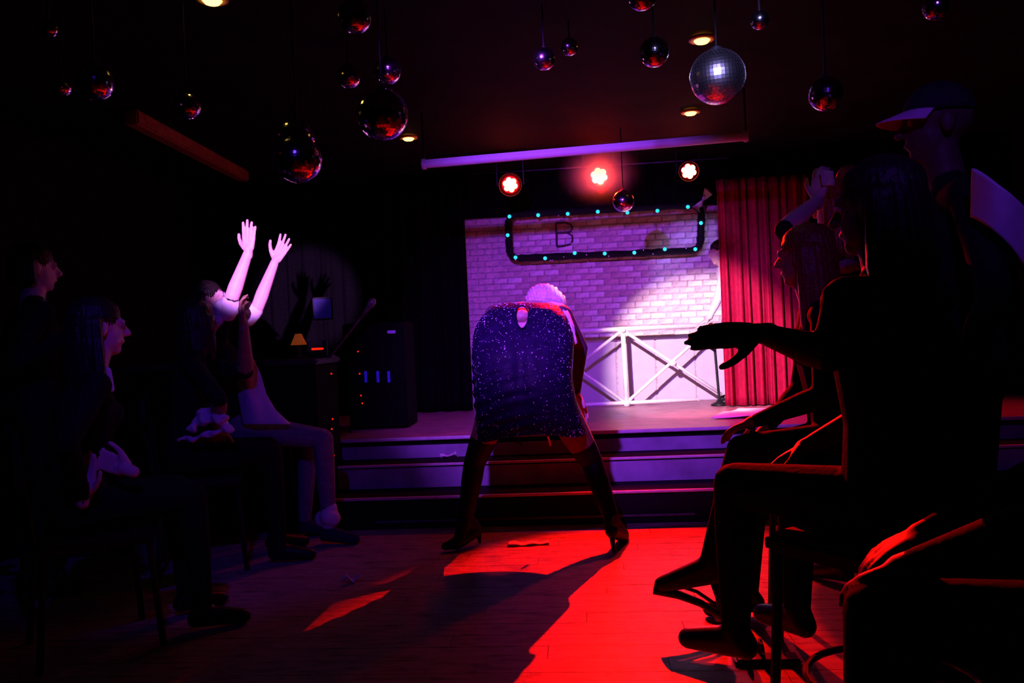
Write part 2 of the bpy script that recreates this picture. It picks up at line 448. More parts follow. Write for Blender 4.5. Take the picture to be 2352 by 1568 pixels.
# back wall with bricks and panels
WY = 7.40
wb = slab('wall_back', (.1, WY+.044, 1.54), (2.45, .10, 2.12), mat('mortar', (.48, .41, .41), .9, 0, .3, 40, .3))
BRM = [mat('painted brick '+n, c, .85, 0, .22, 30, .5, spec=.1) for n, c in (('a', (.78, .68, .66)), ('b', (.70, .58, .54)), ('c', (.85, .77, .76)), ('d', (.62, .50, .47)))]
bx_, bz_ = .132, .0535; cand = []
for iz in range(21):
    for ix in range(19):
        x = -1.12+ix*bx_+(bx_/2 if iz % 2 else 0); z = 1.085+iz*bz_
        if x+bx_/2 > 1.32: continue
        cand.append((x, z))
cand.sort(key=lambda q: (q[0]-.6)**2*.6+(q[1]-1.5)**2)
brick_me = []
for k in range(8):
    mb = MB().box((0, 0, 0), (bx_-.011-random.uniform(0, .004), .03, bz_-.010-random.uniform(0, .003)), None, .003)
    me = mb.mesh('brick'); me.materials.append(BRM[k % 4]); brick_me.append(me)
rest = MB()
for k, (x, z) in enumerate(cand):
    dy = random.uniform(-.004, .004)
    if k < 300:
        o = link('brick', random.choice(brick_me), None, wb); o.location = (x, WY+dy, z)
    else: rest.box((x, WY+dy, z), (bx_-.012, .03, bz_-.011))
o = rest.build('brickwork', BRM[1], wb); o['kind'] = 'stuff'
PANM = mat('pale painted boards', (.52, .46, .56), .6, 0, .06, 8, .08)
for k in range(7):
    MB().box((-.93+k*.345, WY-.006, .775), (.330, .03, .575), None, .006).build('panel', PANM, wb)
o = MB().box((.1, WY-.02, 1.055), (2.42, .05, .028), None, .006).build('panel_rail', PANM, wb)
# stage and steps
STW = mat('varnished stage boards', (.36, .14, .19), .38, 0, .2, 9, .1, spec=.5)
CARP = mat('black step carpet', (.010, .008, .012), .9, 0, .3, 120, .4, spec=.1)
RISM = mat('lavender grey painted riser', (.30, .27, .34), .7, 0, .25, 6, .1)
NOSE = mat('step nosing strip', (.62, .58, .56), .4, .1, .1, 30, .05)
st = slab('stage', (0, (FL_Y+.6+7.42)/2, ST/2-.012), (6.9, 7.42-FL_Y-.6, ST-.024), BLACK)
nb = 9; d = (7.40-FL_Y-.58)/nb
for i in range(nb):
    for j, (xa, xb) in enumerate(((-3.4, -1.2), (-1.2, 1.0), (1.0, 3.4))):
        MB().box(((xa+xb)/2, FL_Y+.58+d*(i+.5), ST-.012), (xb-xa-.002, d-.002, .024)).build('stage_board', STW, st)
MB().box((0, FL_Y+.578, ST-.012), (6.8, .016, .022), None, .004).build('stage_edge', NOSE, st)
MB().box((0, FL_Y+.592, (S2+ST)/2-.03), (6.8, .012, ST-S2-.055)).build('riser', RISM, st)
s2 = slab('step_upper', (.89, FL_Y+.45, S2/2), (5.02, .30, S2-.004), CARP)
MB().box((.89, FL_Y+.305, S2-.006), (5.02, .03, .014), None, .003).build('nosing', NOSE, s2)
MB().box((.89, FL_Y+.298, (S1+S2)/2-.01), (5.02, .006, S2-S1-.025)).build('riser', RISM, s2)
s1 = slab('step_lower', (.89, FL_Y+.15, S1/2), (5.02, .30, S1-.004), CARP)
MB().box((.89, FL_Y+.006, S1-.006), (5.02, .03, .014), None, .003).build('nosing', NOSE, s1)
MB().box((-.35, FL_Y-.002, .045), (1.9, .008, .012), None, .002).build('trim_strip', mat('dull steel strip', (.10, .09, .16), .5, .2), s1)

# black side drapes and header over the stage
def drape(name, x0, x1, y, z0, z1, material, label, cat, waves, amp, thick=.006, flare=0.0, prof=None):
    n = max(24, int(waves*14))
    def fn(u, v):
        ph = u*waves*2*math.pi
        a = amp*(.55+.45*v)
        x = x0+(x1-x0)*u + .25*amp*math.sin(ph*.5+1)+ (flare*v*(1-2*u) if flare else 0)
        if prof: x += prof(u, v)
        return (x, y+a*math.sin(ph+.6*math.sin(3*u*6.28))+.3*a*math.sin(2.3*ph+v*1.5), z1+(z0-z1)*v)
    o = cloth_sheet(name, fn, n, 24, material, None, thick)
    return tag(o, label, cat)
VELB = mat('black velvet', (.004, .004, .0045), .95, 0, .3, 80, .2, spec=.02)
drape('stage_drape', -3.4, -1.02, 7.25, ST+.004, 2.58, VELB, 'black velvet stage drape left of the painted brick wall', 'curtain', 14, .035)
drape('stage_drape', 1.95, 3.4, 7.0, ST+.004, 2.58, VELB, 'black velvet stage drape right of the red curtain', 'curtain', 9, .035)
hdr = drape('stage_header', -1.12, 1.33, WY-.045, 2.19, 2.58, VELB, 'black cloth header hanging above the brick wall', 'curtain', 12, .010)
REDV = mat('red velvet', (.30, .001, .03), .75, 0, .2, 30, .25, spec=.15)
cl, cr = aty(1655, 700, 6.75), aty(1860, 700, 6.75)
drape('red_curtain', cl[0], cr[0]+.02, 6.75, ST+.01, 2.3, REDV, 'red velvet curtain hanging in folds at the side of the stage', 'curtain', 9, .035)

# ------------------------------------------------------------------ ceiling fittings
AMB = mat('amber lamp glass', (.9, .6, .2), .4, 0, .05, 10, emit=(1.0, .62, .10), strength=6)
AMBR = mat('amber lamp reflector', (.9, .5, .1), .4, 0, .05, 10)
for px, py, lab in ((487, -6, 'amber recessed ceiling downlight near the left row of mirror balls'), (938, 314, 'amber recessed downlight just above the end of the projection roller'),
                    (1586, 255, 'amber recessed downlight directly under the largest mirror ball'), (1612, 87, 'amber recessed downlight above the largest mirror ball')):
    p = atz(px, py, 2.594)
    t = empty('downlight', p, lab, 'ceiling light')
    MB().lathe([(.058, 0), (.066, 0), (.066, -.012), (.056, -.014)], p).build('trim_ring', AMBR, t, True)
    MB().lathe([(.001, -.030), (.03, -.026), (.042, -.012), (.045, 0)], p).build('lamp', AMB, t, True)
# red lit cornice beam on the left wall
a, b = atz(300, 268, 2.55), atz(560, 405, 2.55)
bm_ = MB().box((a+b)/2, (.09, np.linalg.norm(b-a), .09), np.array([unit(np.cross(b-a, V(0, 0, 1))), unit(b-a), V(0, 0, 1)]).T, .01).build('trim_1', mat('red brown beam', (.35, .10, .04), .6), None); bm_['kind'] = 'structure'

MIR = mat('mirror tiles', (.90, .90, .92), .13, 1.0, .03, 60)
MIR2 = mat('hazy mirror tiles', (.90, .90, .92), .24, 1.0, .03, 60)
CORD = mat('hanging chain', (.006, .006, .009), .6, .1, .1, 50)
def ball_mesh(r, nr):
    mb = MB()
    for i in range(nr):
        t0, t1 = math.pi*i/nr, math.pi*(i+1)/nr; tm = (t0+t1)/2; n = max(5, int(2*nr*math.sin(tm)))
        for j in range(n):
            a0, a1 = 2*math.pi*(j+.04)/n, 2*math.pi*(j+.96)/n; tt0 = t0+.04*(t1-t0); tt1 = t1-.04*(t1-t0)
            S = lambda t, a_, rr: V(math.sin(t)*math.cos(a_), math.sin(t)*math.sin(a_), math.cos(t))*rr
            jit = V(*[random.gauss(0, .0035*r/.1) for _ in range(3)])*.25
            mb.add([S(tt0, a0, r), S(tt0, a1, r), S(tt1, a1, r), S(tt1, a0, r), S(tt0, a0, r*.95), S(tt0, a1, r*.95), S(tt1, a1, r*.95), S(tt1, a0, r*.95)],
                   [(0, 1, 2, 3), (0, 4, 5, 1), (1, 5, 6, 2), (2, 6, 7, 3), (3, 7, 4, 0)])
    me = mb.mesh('tile_shell'); return me
BALL = ball_mesh(1.0, 24); BALL2 = BALL.copy(); BALL.materials.append(MIR); BALL2.materials.append(MIR2); CORE = MB().sphere((0, 0, 0), .955, 24, 16).mesh('core'); CORE.materials.append(mat('ball core', (.02, .02, .03), .6))
balls = [  # px, py, width px, distance, label
    (815, 38, 78, 2.9, 'small mirror ball hanging nearest the front of the left cluster'),
    (890, 163, 62, 3.6, 'small mirror ball with a red glint above the wide purple one'),
    (878, 264, 118, 3.2, 'mirror ball with purple underside beside the amber downlight'),
    (685, 366, 108, 3.1, 'mirror ball hanging lowest in the left cluster'),
    (676, 318, 92, 3.5, 'dim mirror ball hanging just behind the lowest one'),
    (218, 190, 84, 2.9, 'blue edged mirror ball beside two red glinting ones at the left wall'),
    (140, 200, 48, 3.4, 'mirror ball with red glints by the left wall'),
    (430, 243, 62, 3.3, 'mirror ball with one yellow glint over the seated crowd'),
    (112, 66, 40, 2.8, 'tiny mirror ball with a pink glint in the ceiling corner'),
    (800, 176, 56, 3.9, 'mirror ball with orange glints behind the left cluster'),
    (1474, -12, 72, 2.6, 'mirror ball cut off at the ceiling above the ringed one'),
    (1503, 120, 68, 3.1, 'mirror ball with a bright violet ring on a bead chain'),
    (1648, 176, 126, 3.4, 'largest mirror ball with a white hot highlight'),
    (1897, 216, 78, 3.0, 'mirror ball with orange glint over the right audience'),
    (1250, 135, 52, 3.7, 'dim mirror ball in the middle of the ceiling'),
    (1308, 108, 40, 3.9, 'small dim mirror ball near the middle of the ceiling'),
    (1745, 46, 44, 3.0, 'small mirror ball with single white glint above the largest'),
    (2150, 16, 60, 2.4, 'dim mirror ball at the ceiling over the capped man'),
    (1432, 462, 50, 6.05, 'mirror ball with amber glints under the middle stage lamp')]
for px, py, wpx, Y, lab in balls:
    c = aty(px, py, Y); dist = (c-CAM)@F0; r = wpx*.5*dist/FPX
    t = empty('mirror_ball', c, lab, 'mirror ball', 'mirror balls hung from the ceiling')
    for nm, me in (('tile_shell', BALL2 if wpx > 120 else BALL), ('core', CORE)):
        o = bpy.data.objects.new(nm, me); COL.objects.link(o); o.parent = t; o.scale = (r, r, r); o.rotation_euler = (random.uniform(-.1, .1), random.uniform(-.1, .1), random.uniform(0, 6))
    MB().lathe([(r*.22, r*.97), (r*.2, r*1.06), (r*.05, r*1.1)], c).build('cap', CORD, t)
    if c[2]+r*1.1 < 2.58: MB().tube([c+V(0, 0, r*1.08), V(c[0], c[1], 2.60)], .004, 6).build('chain', CORD, t)

# projection screen roller
a, b = aty(974, 377, 5.3), aty(1713, 313, 5.25)
t = empty('projection_roller', (a+b)/2, 'white projection screen roller tube lit violet above the stage front', 'screen roller')
ROL = mat('white roller casing', (.55, .52, .58), .5, 0, .05, 12, .03)
MB().tube([a, a+(b-a)*.5, b], .028, 20).build('tube', ROL, t, False)
dv = unit(b-a)
MB().box((a+b)/2+V(0, .0, .006), (np.linalg.norm(b-a)*.996, .05, .035), np.array([dv, unit(np.cross(V(0, 0, 1), dv)), unit(np.cross(dv, np.cross(V(0, 0, 1), dv)))]).T, .006).build('casing', ROL, t)
for q, nm in ((a, 'end_cap'), (b, 'end_cap')):
    MB().lathe([(.034, -.012), (.036, 0), (.034, .012)], q, dv, 18).build(nm, ROL, t)
    MB().tube([q+V(0, 0, .03), V(q[0], q[1], 2.60)], .007, 8).build('hanger', BLKMETAL, t)

# stage lamps
GEL = mat('red gel', (.8, .02, .01), .4, 0, .1, 30)
GELD = mat('dark gel', (.12, .01, .005), .4, 0, .1, 30)
GELM = mat('magenta gel', (.9, .02, .2), .4, 0, .1, 30)
LED = mat('lit lamp lens', (1, .9, .7), .3, 0, .02, 20, emit=(1.0, .075, .03), strength=36)
LED2 = mat('bright lamp lens', (1, .9, .7), .3, 0, .02, 20, emit=(1.0, .05, .03), strength=110)
bar_a, bar_b = PARS[0]+V(-.3, .05, .265), PARS[2]+V(.3, .05, .265)
t = empty('lighting_bar', (bar_a+bar_b)/2, 'black lighting bar carrying three stage lamps', 'lighting bar')
MB().tube([bar_a, bar_b], .02, 12).build('pipe', BLKMETAL, t)
for q in (bar_a+V(.2, 0, 0), bar_b-V(.2, 0, 0)): MB().tube([q, V(q[0], q[1], 2.60)], .008, 8).build('hanger', BLKMETAL, t)
for k, p in enumerate(PARS):
    t = empty('stage_lamp', p, ('red ringed stage lamp hanging furthest from the curtain', 'brightest middle stage lamp with a pink glow', 'amber white stage lamp hanging nearest the red curtain')[k], 'stage lamp', 'stage lamps on the bar')
    ax = unit(V(-p[0]*.05, -1, -.28))
    R_ = (.094, .108, .080)[k]
    MB().lathe([(.04, -.20), (R_*.7, -.17), (R_, -.10), (R_, .012), (R_*.97, .012), (R_*.96, -.005)], p, ax, 28).build('housing', BLKMETAL, t, True)
    g = MB().lathe([(R_*.95, 0), (R_*.6, .004), (.001, .006)], p, ax, 28).build('gel', (GEL, GELM, GELD)[k], t, True)
    u = unit(np.cross(ax, V(0, 0, 1))); w_ = np.cross(u, ax)
    lm = MB().sphere((0, 0, 0), 1.0, 12, 8).mesh('lens'); lm.materials.append(LED2 if k == 1 else LED)
    for j in range(7):
        a_ = j*math.pi/3+.3; q = p+ax*.010+(0 if j == 6 else .038*(1.08 if k == 1 else 1))*(math.cos(a_)*u+math.sin(a_)*w_)
        o = link('lens', lm, None, t); o.location = q; rr = (.0225, .026, .0215)[k]; o.scale = (rr, rr, rr)
    for sgn in (-1, 1):
        MB().box(p+u*sgn*(R_+.012)-ax*.05+V(0, 0, .10), (.008, .03, .22)).build('yoke_arm', BLKMETAL, t)
    MB().box(p-ax*.05+V(0, 0, .205), (2*R_+.03, .03, .01)).build('yoke_bar', BLKMETAL, t)

# ------------------------------------------------------------------ garland frame with cyan bulbs on the wall, and a sign's shadow in it
gy = WY-.14
cn = [(1167, 492), (1612, 470), (1608, 575), (1170, 594)]
P = [aty(x, y, gy) for x, y in cn]
path = []
rad = .10
for i in range(4):
    p0, p1, p2 = P[i-1], P[i], P[(i+1) % 4]
    d0, d1 = unit(p0-p1), unit(p2-p1)
    for q in np.linspace(0, 1, 7):
        A_, C_ = p1+d0*rad, p1+d1*rad
        path.append((1-q)**2*A_+2*q*(1-q)*p1+q*q*C_)
    L = np.linalg.norm(p2-p1)
    for q in np.linspace(rad/L, 1-rad/L, 24)[1:-1]: path.append(p1+(p2-p1)*q)
t = empty('lighted_garland', sum(P)/4, 'black tinsel garland loop with cyan bulbs on the brick wall', 'garland')
rs = [.030+random.uniform(-.005, .007) for _ in path]
MB().tube(path, rs, 10, True).build('tinsel_tube', mat('black tinsel', (.005, .005, .006), .5, .2, .4, 200, .8), t, True)
fr = MB()
for q in path:
    for _ in range(14):
        d_ = unit(np.random.randn(3)); e = np.cross(d_, unit(np.random.randn(3)))*.003
        fr.add([q+d_*.02+e, q+d_*.02-e, q+d_*(.04+.012*random.random())], [(0, 1, 2)])
o = fr.build('tinsel_fringe', MATS['black tinsel'], t); o['kind'] = 'stuff'
CYB = mat('cyan bulb', (.1, .8, .9), .3, 0, .05, 30, emit=(.02, .75, .85), strength=1.1)
bulb = MB().sphere((0, 0, 0), .0165, 12, 8).mesh('bulb'); bulb.materials.append(CYB)
for x, y in ((1170, 497), (1236, 494), (1304, 491), (1373, 486), (1441, 488), (1510, 484), (1580, 475), (1610, 512), (1597, 572), (1527, 572), (1457, 580), (1389, 582), (1320, 581), (1252, 593), (1184, 591), (1166, 540)):
    o = link('bulb', bulb, None, t); o.location = aty(x, y, gy-.045)
PAL = mat('glint bead', (.9, .8, .85), .2, .0, .05, 10)  # glints on the tinsel, put in as pale beads
bead = MB().sphere((0, 0, 0), .006, 8, 6).mesh('bead'); bead.materials.append(PAL)
for x, y in ((1283, 495), (1312, 496), (1418, 523), (1525, 505), (1524, 516), (1540, 525), (1570, 510), (1342, 563), (1311, 558), (1184, 597), (1264, 598), (1269, 598), (1295, 590), (1347, 585), (1351, 602), (1478, 574), (1500, 583), (1576, 570), (1398, 588)):
    o = link('bead', bead, None, t); o.location = aty(x, y, gy-.05)
# sign's shadow on the wall, built as a dark letter inside the garland
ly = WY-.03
t = empty('letter_shadow', aty(1296, 540, ly), 'sign shadow built as a dark letter B on the brick wall inside the garland', 'letter')
LM = mat('letter shadow tone', (.06, .04, .07), .5)
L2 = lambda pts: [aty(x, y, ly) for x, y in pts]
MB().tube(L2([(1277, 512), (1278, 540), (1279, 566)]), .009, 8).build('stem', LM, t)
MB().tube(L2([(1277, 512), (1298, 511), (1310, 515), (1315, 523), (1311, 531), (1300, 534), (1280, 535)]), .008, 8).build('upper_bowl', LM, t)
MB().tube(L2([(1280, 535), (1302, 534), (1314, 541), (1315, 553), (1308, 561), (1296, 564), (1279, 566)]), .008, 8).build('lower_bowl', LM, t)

# ------------------------------------------------------------------ truss barrier in front of the panels
ty = 7.12
T = lambda x, y, dy=0: aty(x, y, ty+dy)
t = empty('truss_barrier', T(1437, 928), 'white aluminium truss barrier with crossed bars on the stage', 'barrier')
def bar(nm, p, q, r): MB().tube([p, q], r, 12).build(nm, METAL, t, True)
bar('top_rail', T(1184, 766), T(1625, 747), .020)
bar('bottom_rail', T(1188, 937), T(1602, 917), .017)
bar('post', T(1430, 752), T(1440, 930), .020); bar('post', T(1184, 762), T(1190, 940), .020)
for p, q in (((1430, 758), (1310, 850)), ((1310, 836), (1438, 925)), ((1310, 850), (1188, 935)), ((1310, 836), (1184, 765)), ((1430, 758), (1658, 906)), ((1438, 925), (1614, 768))):
    bar('brace', T(*p, -.0), T(*q, .012), .0135)
for x, y in ((1430, 757), (1439, 926), (1312, 843), (1545, 834)):
    c = T(x, y, -.012); MB().lathe([(.026, -.02), (.026, .02)], c, (0, 1, 0), 16).build('joint', METAL, t, True)
# black microphone stand between truss and curtain
p = aty(1652, 911, 6.89); p[2] = ST
t = empty('microphone_stand', p, 'black microphone stand standing beside the red curtain', 'microphone stand')
MB().tube([p+V(0, 0, .03), aty(1640, 780, 6.89)], .011, 10).build('pole', BLKMETAL, t)
MB().tube([aty(1643, 806, 6.88), aty(1628, 796, 6.84)], .012, 8).build('clamp', BLKMETAL, t)
MB().lathe([(.07, 0), (.07, .012), (.03, .03), (.015, .05)], p+V(0, 0, .001), (0, 0, 1), 24).build('base', BLKMETAL, t, True)
top = aty(1640, 780, 6.89)
MB().lathe([(.012, 0), (.016, .09), (.024, .10), (.026, .125), (.016, .145)], top, unit(V(-.2, -.3, .9)), 14).build('microphone', BLKMETAL, t, True)
# paper sheets lying on the stage
PAPM = mat('white paper', (.86, .84, .88), .7, 0, .04, 12)
def sheet(name, quad, z, label, cat, material, group=None, wav=.006, n=10, thick=.0015):
    A, B_, C_, D_ = [np.array(q, float) for q in quad]
    ph = random.random()*6
    def fn(u, v):
        p = (A*(1-u)+B_*u)*(1-v)+(D_*(1-u)+C_*u)*v
        return p+V(0, 0, wav*(1+math.sin(u*7+ph)*math.cos(v*5+ph)))
    o = cloth_sheet(name, fn, n, n, material, None, thick)
    return tag(o, label, cat, group)
q = [atz(x, y, ST+.004) for x, y in ((1632, 962), (1700, 938), (1778, 942), (1790, 958))]
sheet('paper_sheet', [q[0], q[1], q[2], q[3]], ST, 'large white sheet of paper lying crumpled on the stage floor', 'paper', PAPM, None, .012)

# ------------------------------------------------------------------ dropped banknotes
BILL = mat('pale banknote paper', (.70, .72, .66), .8, 0, .15, 60)
def banknote(p, ang, label, s=1.0, wav=.012, twist=False):
    c, sn = math.cos(ang), math.sin(ang); h = np.array([c, sn, 0]); k = np.array([-sn, c, 0]); ph = random.random()*6
    p = np.array(p, float)
    def fn(u, v):
        a = (u-.5)*.156*s; b = (v-.5)*.066*s*(1-.75*math.exp(-((u-.5)/.10)**2) if twist else 1)
        z = wav*(1+math.sin(u*9+ph)+.6*math.cos(v*6+u*4))
        return p+h*a+k*b+V(0, 0, z+.002)
    o = cloth_sheet('banknote', fn, 14, 8, BILL, None, .0006)
    return tag(o, label, 'banknote', 'dropped banknotes')
def knot(p, ang, label, s=1.0, tilt=1.0):
    p = np.array(p, float); c, sn = math.cos(ang), math.sin(ang)
    h = V(c, 0, sn); k = V(-sn, -.4, c)
    def fn(u, v):
        a = (u-.5)*.15*s; wv = .030*s*(.22+abs(u-.5)*2.0)
        return p+h*a+k*(v-.5)*2*wv+V(0, .012*math.sin(u*11)+.012*math.cos(v*5), 0)
    o = cloth_sheet('banknote', fn, 16, 8, BILL, None, .0006)
    return tag(o, label, 'banknote', 'dropped banknotes')
knot(aty(1031, 1047, FL_Y+.42)+V(0, 0, .0), .12, 'twisted banknote lying on the upper step left of the dancer', .72)
banknote(atz(1196, 1249, .006), .02, 'banknote lying flat between the dancer\'s feet', .9, .004)
banknote(atz(1236, 1247, .006), .1, 'second banknote lying flat beside the one between the dancer\'s feet', .8, .003)
banknote(atz(806, 1334, .01), .5, 'crumpled banknote on the dark floor left of the dancer\'s shadow', .5, .012)
banknote(atz(1675, 1423, .01), .2, 'banknote on the floor beside the sandalled foot', .7, .008)
banknote(atz(230, 1270, .01), .8, 'small folded banknote on the floor in front of the clapping spectator', .4, .012)
knot(aty(1614, 460, WY-.19), .95, 'twisted banknote pinned on the upper corner of the lighted garland', 1.25)


# ------------------------------------------------------------------ the dancer
DY = 4.42
DRESS = mat('midnight blue stretch dress', (.009, .002, .028), .55, 0, .35, 22, .25, spec=.09)
D = lambda x, y, Y: aty(x, y, Y)
BOOT = mat('black thigh boot leather', (.005, .005, .006), .5, 0, .2, 30, spec=.15)
droot = empty('person', V(-.30, 4.45, 0), 'dancer in a rhinestone dark mini dress and black boots bending over, blonde hair', 'person')
B = Body()
hipL, hipR = D(1140, 930, 4.44), D(1283, 930, 4.44)
knL, knR = D(1090, 1062, 4.50), D(1360, 1062, 4.50)
anL, anR = D(1070, 1190, 4.46), D(1404, 1188, 4.37)
B.ell(D(1212, 900, 4.45), (.215, .15, .15), 1); B.ell(D(1165, 905, 4.40), (.12, .12, .14), 1); B.ell(D(1262, 905, 4.40), (.12, .12, .14), 1)
B.ell(D(1208, 820, 4.50), (.19, .13, .16), 0); B.ell(D(1206, 765, 4.64), (.18, .10, .11), 0); B.ell(D(1199, 728, 4.62), (.06, .085, .045), 0)
B.cap(D(1155, 732, 4.70), D(1265, 732, 4.70), .062, .062, 0)
shL, shR = D(1135, 722, 4.72), D(1292, 722, 4.72)
B.cap(D(1138, 722, 4.75), D(1225, 708, 4.84), .052, .050, 0); B.cap(D(1290, 722, 4.75), D(1225, 708, 4.84), .052, .050, 0)
B.cap(D(1225, 712, 4.80), D(1244, 712, 4.93), .058, .055, 0)
HC = D(1250, 708, 4.99); head(B, HC, V(.05, .75, -.55), V(.12, .55, .8), 0, 3, 1.0)
for hp, kn, an, sg in ((hipL, knL, anL, -1), (hipR, knR, anR, 1)):
    mid = hp+(kn-hp)*(.70 if sg > 0 else .55)
    B.cap(hp, mid, .100, .074, 5); B.cap(mid+(kn-mid)*.12, kn, .0745, .060, 2)
    m2 = kn+(an-kn)*.32; B.cap(kn, m2, .060, .058, 2); B.cap(m2, an, .058, .042, 2)
# right boot, seen from behind on a high heel
toe = V(.16, 4.50, .030); heelt = V(.098, 4.290, .105)
B.cap(anR, heelt, .042, .036, 2); B.cap(heelt, toe, .034, .036, 2); B.cap(anR, toe, .036, .034, 2); B.cap(toe, toe+V(.015, .07, -.004), .034, .022, 2)
B.cap(heelt+V(0, -.004, -.01), V(.100, 4.262, .010), .018, .009, 2)
# left boot, turned out
toe = V(-.79, 4.36, .028); heelt = anL+V(.05, .03, -.075)
B.cap(anL, heelt, .042, .036, 2); B.cap(heelt, toe+V(.06, .02, .012), .036, .036, 2); B.cap(anL, toe+V(.07, .03, .015), .038, .034, 2); B.cap(toe+V(.06, .02, .012), toe, .034, .022, 2)
B.cap(heelt+V(.01, 0, -.01), V(heelt[0]+.015, heelt[1]+.01, .010), .018, .009, 2)
# arms braced on the thighs
elR, wrR = D(1334, 800, 4.80), D(1322, 905, 4.66)
B.cap(shR, elR, .055, .043, 4); B.cap(elR, wrR, .041, .027, 4)
hand(B, wrR, unit(V(.25, -.12, -.6)), V(-.6, -.4, -.2), V(0, -1, .2), 0, .2, .2)
elL, wrL = D(1078, 800, 4.90), D(1120, 905, 4.70)
elL[0] += .10
B.cap(shL, elL, .055, .043, 4); B.cap(elL, wrL, .041, .027, 4)
hand(B, wrL, unit(V(-.1, -.05, -.6)), V(.6, -.4, -.2), V(0, -1, .2), 0, .2, .2)
B.build('body', [SKIN2 if False else mat('warm skin', (.56, .34, .28), .5, 0, .08, 25, .05), DRESS, BOOT, EYE, mat('sheer dark sleeve', (.10, .05, .08), .5, 0, .2, 60), mat('brown tights', (.24, .13, .09), .55, 0, .15, 60)], droot, .006, 2)
# dress: lofted from the hem up over the bent back
rows = [  # py(left,right edge) -> left px, right px, centre depth, half depth, hem flag
    (1001, 1097, 1346, 4.43, .165), (985, 1096, 1344, 4.43, .170), (960, 1094, 1336, 4.43, .180), (920, 1090, 1324, 4.44, .195),
    (880, 1087, 1316, 4.45, .195), (840, 1085, 1314, 4.48, .185), (800, 1085, 1318, 4.52, .170), (770, 1087, 1318, 4.57, .160),
    (745, 1095, 1312, 4.62, .150), (725, 1108, 1302, 4.66, .135), (710, 1125, 1290, 4.70, .125), (701, 1140, 1280, 4.735, .115), (696, 1152, 1270, 4.755, .105)]
ts = np.linspace(0, 1, len(rows)); NR, NC = 96, 160
ra = np.array(rows, float)
def smooth_interp(t, col):
    return np.interp(t, ts, ra[:, col])
G = np.zeros((NR, NC, 3)); tt = np.linspace(0, 1, NR)
sm = np.array([smooth_interp(tt, c) for c in range(5)])
ker = np.exp(-np.linspace(-2, 2, 9)**2); ker /= ker.sum()
for c in range(5): sm[c] = np.convolve(np.pad(sm[c], 4, 'edge'), ker, 'valid')
for i in range(NR):
    py, lx, rx, yc, hb = sm[:, i]
    L_, R__ = aty(lx, py, yc), aty(rx, py, yc); c = (L_+R__)/2; ha = np.linalg.norm(R__-L_)/2; xd = unit(R__-L_)
    t = tt[i]
    tilt = min(1.0, t*1.1)
    yd = unit(V(0, 1, 0)*(1-.35*tilt)+V(0, 0, 1)*(-.0))
    for j in range(NC):
        a = 2*math.pi*j/NC
        ca, sa = math.cos(a), math.sin(a)
        e = .84
        q = c + xd*ha*np.sign(ca)*abs(ca)**e + yd*hb*np.sign(sa)*abs(sa)**e
        # hem dips between the legs, rises at the sides
        fold = 0.0
        if t < .5:
            wgt = math.sin(min(1, t/.5)*math.pi)**.7
            xx = ha*ca
            fold += .0055*wgt*math.sin(95*(q[2]-.42*xx)+2.2*math.sin(8*xx)+1.0)*max(0, min(1, (.08-xx)/.12))
            fold += .0012*wgt*math.sin(150*(q[2]-.25*xx)+1.5*math.sin(13*xx))
        # seat cleft and back furrow
        if sa < 0:
            fold -= .016*math.exp(-((ha*ca)/.022)**2)*(.2+.8*math.exp(-((t-.42)/.18)**2))
        n = unit(xd*ca/ha+yd*sa/hb)
        q = q+n*fold
        if t < .12: q[2] += (.12-t)/.12*(.016*math.sin(a*3)-.014*(ca+.35)*-1.2*(1 if True else 0))
        G[i, j] = q
key_c = (1199, 728); key_r = (14.5, 25)
def topx(q):
    v = q-CAM; z = v@F0; return CX+FPX*(v@RR)/z, CY-FPX*(v@UU)/z
mb = MB(); vs = G.reshape(-1, 3); inner = vs.copy()
cent = G.mean(axis=1, keepdims=True); inner = (G+(cent-G)*.022).reshape(-1, 3)
fs = []; n = len(vs); hole = set(); edge = {}
for i in range(NR-1):
    for j in range(NC):
        qd = (i*NC+j, i*NC+(j+1) % NC, (i+1)*NC+(j+1) % NC, (i+1)*NC+j)
        m_ = vs[list(qd)].mean(axis=0)
        if m_[1] < 4.66:
            x, y = topx(m_)
            if ((x-key_c[0])/key_r[0])**2+((y-key_c[1])/key_r[1])**2 < 1: hole.add((i, j)); continue
        fs.append(qd); fs.append(tuple(k+n for k in reversed(qd)))
for j in range(NC):
    fs.append((j, j+n, (j+1) % NC+n, (j+1) % NC)); o_ = (NR-1)*NC
    fs.append((o_+j, o_+(j+1) % NC, o_+(j+1) % NC+n, o_+j+n))
mb.add(list(vs)+list(inner), fs)
me = bpy.data.meshes.new('dress'); me.from_pydata(mb.v, [], mb.f); me.update()
dress = link('dress', me, DRESS, droot, True)
# piping round the keyhole, set on the dress surface
def on_dress(x, y):
    best = None
    d = ray(x, y); d = d/np.linalg.norm(d); w_ = vs-CAM; t_ = w_@d; off = np.linalg.norm(w_-t_[:, None]*d, axis=1)
    k_ = np.argsort(off)[:6]; k_ = k_[np.argmin(t_[k_])]
    return CAM+d*t_[k_]
ring = [on_dress(key_c[0]+key_r[0]*1.04*math.cos(a)*(1-.18*math.sin(a)), key_c[1]+key_r[1]*1.04*math.sin(a))+V(0, -.002, 0) for a in np.linspace(0, 2*math.pi, 40, endpoint=False)]
MB().tube(ring, .0045, 8, True).build('keyhole_piping', DRESS, dress, True)
back = Body(); back.ell(D(1199, 728, 4.665), (.055, .085, .085), 0)
MB().tube([on_dress(1199, 753)+V(0, -.001, 0), on_dress(1200, 775)+V(0, -.001, 0)], .003, 6).build('zip', DRESS, dress)
